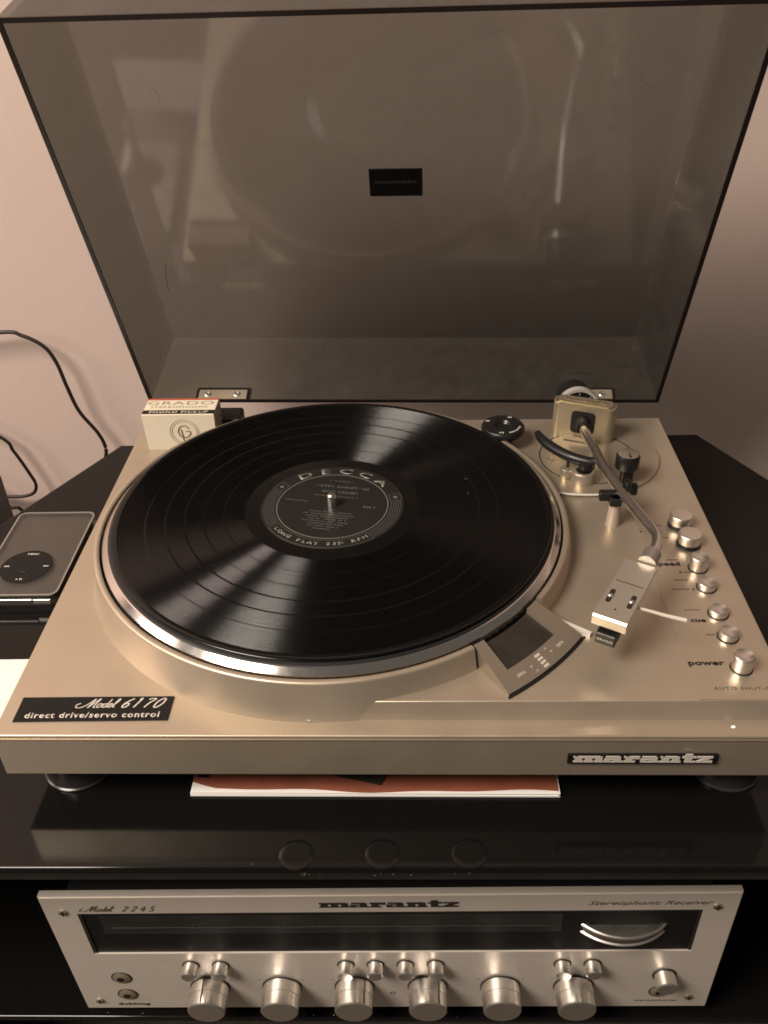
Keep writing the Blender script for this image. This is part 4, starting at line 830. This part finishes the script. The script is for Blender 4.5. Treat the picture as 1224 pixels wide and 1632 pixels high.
# push buttons
pme = BM(); lathe(pme, [(0.0052, 0.0), (0.0052, 0.0080), (0.0046, 0.0086), (0.0, 0.0086)], 28, axis='Y')
p0 = None
for x in (-0.1352, -0.1150, -0.0297, -0.0098, 0.0104, 0.0306, 0.1155, 0.1354, 0.1850):
    zz = RZ + (-0.0115 if x < 0.15 else -0.0262)
    if p0 is None: p0 = obj('push_button', pme, 'alu', rv, loc=(x, -0.0003, zz), smooth=30); pp = p0
    else: pp = p0.copy(); COL.objects.link(pp); pp.location = (x, -0.0003, zz)
    if x > 0.15: pp.scale = (1.35, 1.2, 1.35)
    bm = BM(); lathe(bm, [(0.0060, 0.0001), (0.0060, 0.0004), (0.0052, 0.0004)], 28, axis='Y'); obj('button_hole', bm, 'dark', pp, loc=(0, 0, 0))
# jacks and screws
for x, z in ((-0.1864, -0.0276), (-0.1866, -0.0500), (0.1846, -0.0485)):
    bm = BM(); lathe(bm, [(0.0062, 0.0), (0.0062, 0.0006), (0.0048, 0.0010), (0.0034, 0.0016), (0.0028, 0.0016)], 28, axis='Y'); j_ = obj('jack', bm, 'gold', rv, loc=(x, -0.0001, RZ + z), smooth=40)
    bm = BM(); lathe(bm, [(0.0028, 0.0012), (0.0, 0.0012)], 20, axis='Y'); obj('socket', bm, 'dark', j_, loc=(0, 0, 0))
    bm = BM(); lathe(bm, [(0.0064, 0.0001), (0.0064, 0.0003), (0.0072, 0.0003), (0.0072, 0.0001)], 28, axis='Y', closed=True); obj('washer', bm, 'dark', j_, loc=(0, 0, 0))
for x, z in ((-0.2070, 0.0537), (-0.2083, -0.0587), (0.2064, 0.0555), (0.2060, -0.0564)):
    bm = BM(); lathe(bm, [(0.0030, 0.0), (0.0029, 0.0006), (0.0020, 0.0011), (0.0, 0.0012)], 16, axis='Y'); s_ = obj('screw', bm, 'gold', rv, loc=(x, -0.0001, RZ + z))
    bm = BM(); box(bm, -0.0005, 0.0005, -0.0014, -0.0008, -0.0024, 0.0024); box(bm, -0.0024, 0.0024, -0.00135, -0.0007, -0.0005, 0.0005); obj('screw_slot', bm, 'dark', s_, loc=(0, 0, 0))
FX, FZ = (1, 0, 0), (0, 0, 1)
bm = BM(); merge(bm, logo(0.0885, 0.00015, 0.92), frame((0.0020, -0.0001, 0.0572), FX, FZ)); rput('lettering', bm, 'black_print')
bm = BM(); text(bm, 'dubbing', 0.0028, (-0.1850, -0.0001, -0.0648), FX, FZ, bold=0.03, xs=1.7, space=1.1)
rput('lettering', bm, 'black_print')
bm = BM(); merge(bm, script_model(0.0062, 0.5, 0.05), frame((-0.1905, -0.0001, 0.0545), FX, FZ)); rput('script_lettering', bm, 'faint_print')
bm = BM(); merge(bm, script_digits(0.0056, '2245', 0.5, 0.06, 1.02), frame((-0.1690, -0.0001, 0.0545), FX, FZ)); rput('model_number', bm, 'faint_print')
bm = BM(); text(bm, 'Stereophonic Receiver', 0.0042, (0.1640, -0.0001, 0.0580), FX, FZ, shear=0.45, xs=1.42); rput('script_lettering', bm, 'faint_print')
bm = BM(); text(bm, 'stereophones', 0.0024, (0.1835, -0.0001, -0.0620), FX, FZ, shear=0.2, xs=1.6)
rput('fine_lettering', bm, 'faint_print')
bm = BM(); lathe(bm, [(0.0012, 0), (0.0012, 0.0002), (0.0019, 0.0002), (0.0019, 0)], 16, c=(0.0007, 0, -0.0497), axis='Y', closed=True)
for x in (-0.1262, -0.0760, -0.0255, 0.0250, 0.0750, 0.1250):
    for a in (30, 150):
        q = BM(); lathe(q, [(0.0005, 0), (0.0005, 0.0001), (0, 0.0001)], 8, axis='Y'); merge(bm, q, Matrix.Translation((x + 0.0175 * math.cos(R(a)), -0.0001, KZ + 0.0175 * math.sin(R(a)))))
rput('dial_dots', bm, 'faint_print')['kind'] = 'stuff'
for x in (-0.17, 0.17):
    for y in (0.04, 0.29):
        bm = BM(); lathe(bm, [(0.0, 0.0), (0.012, 0.0), (0.011, 0.0130), (0.0, 0.0135)], 20); obj('foot', bm, 'rubber', rv, loc=(x, y, 0.0))

for o in bpy.data.objects:
    if '_world' in o: del o['_world']
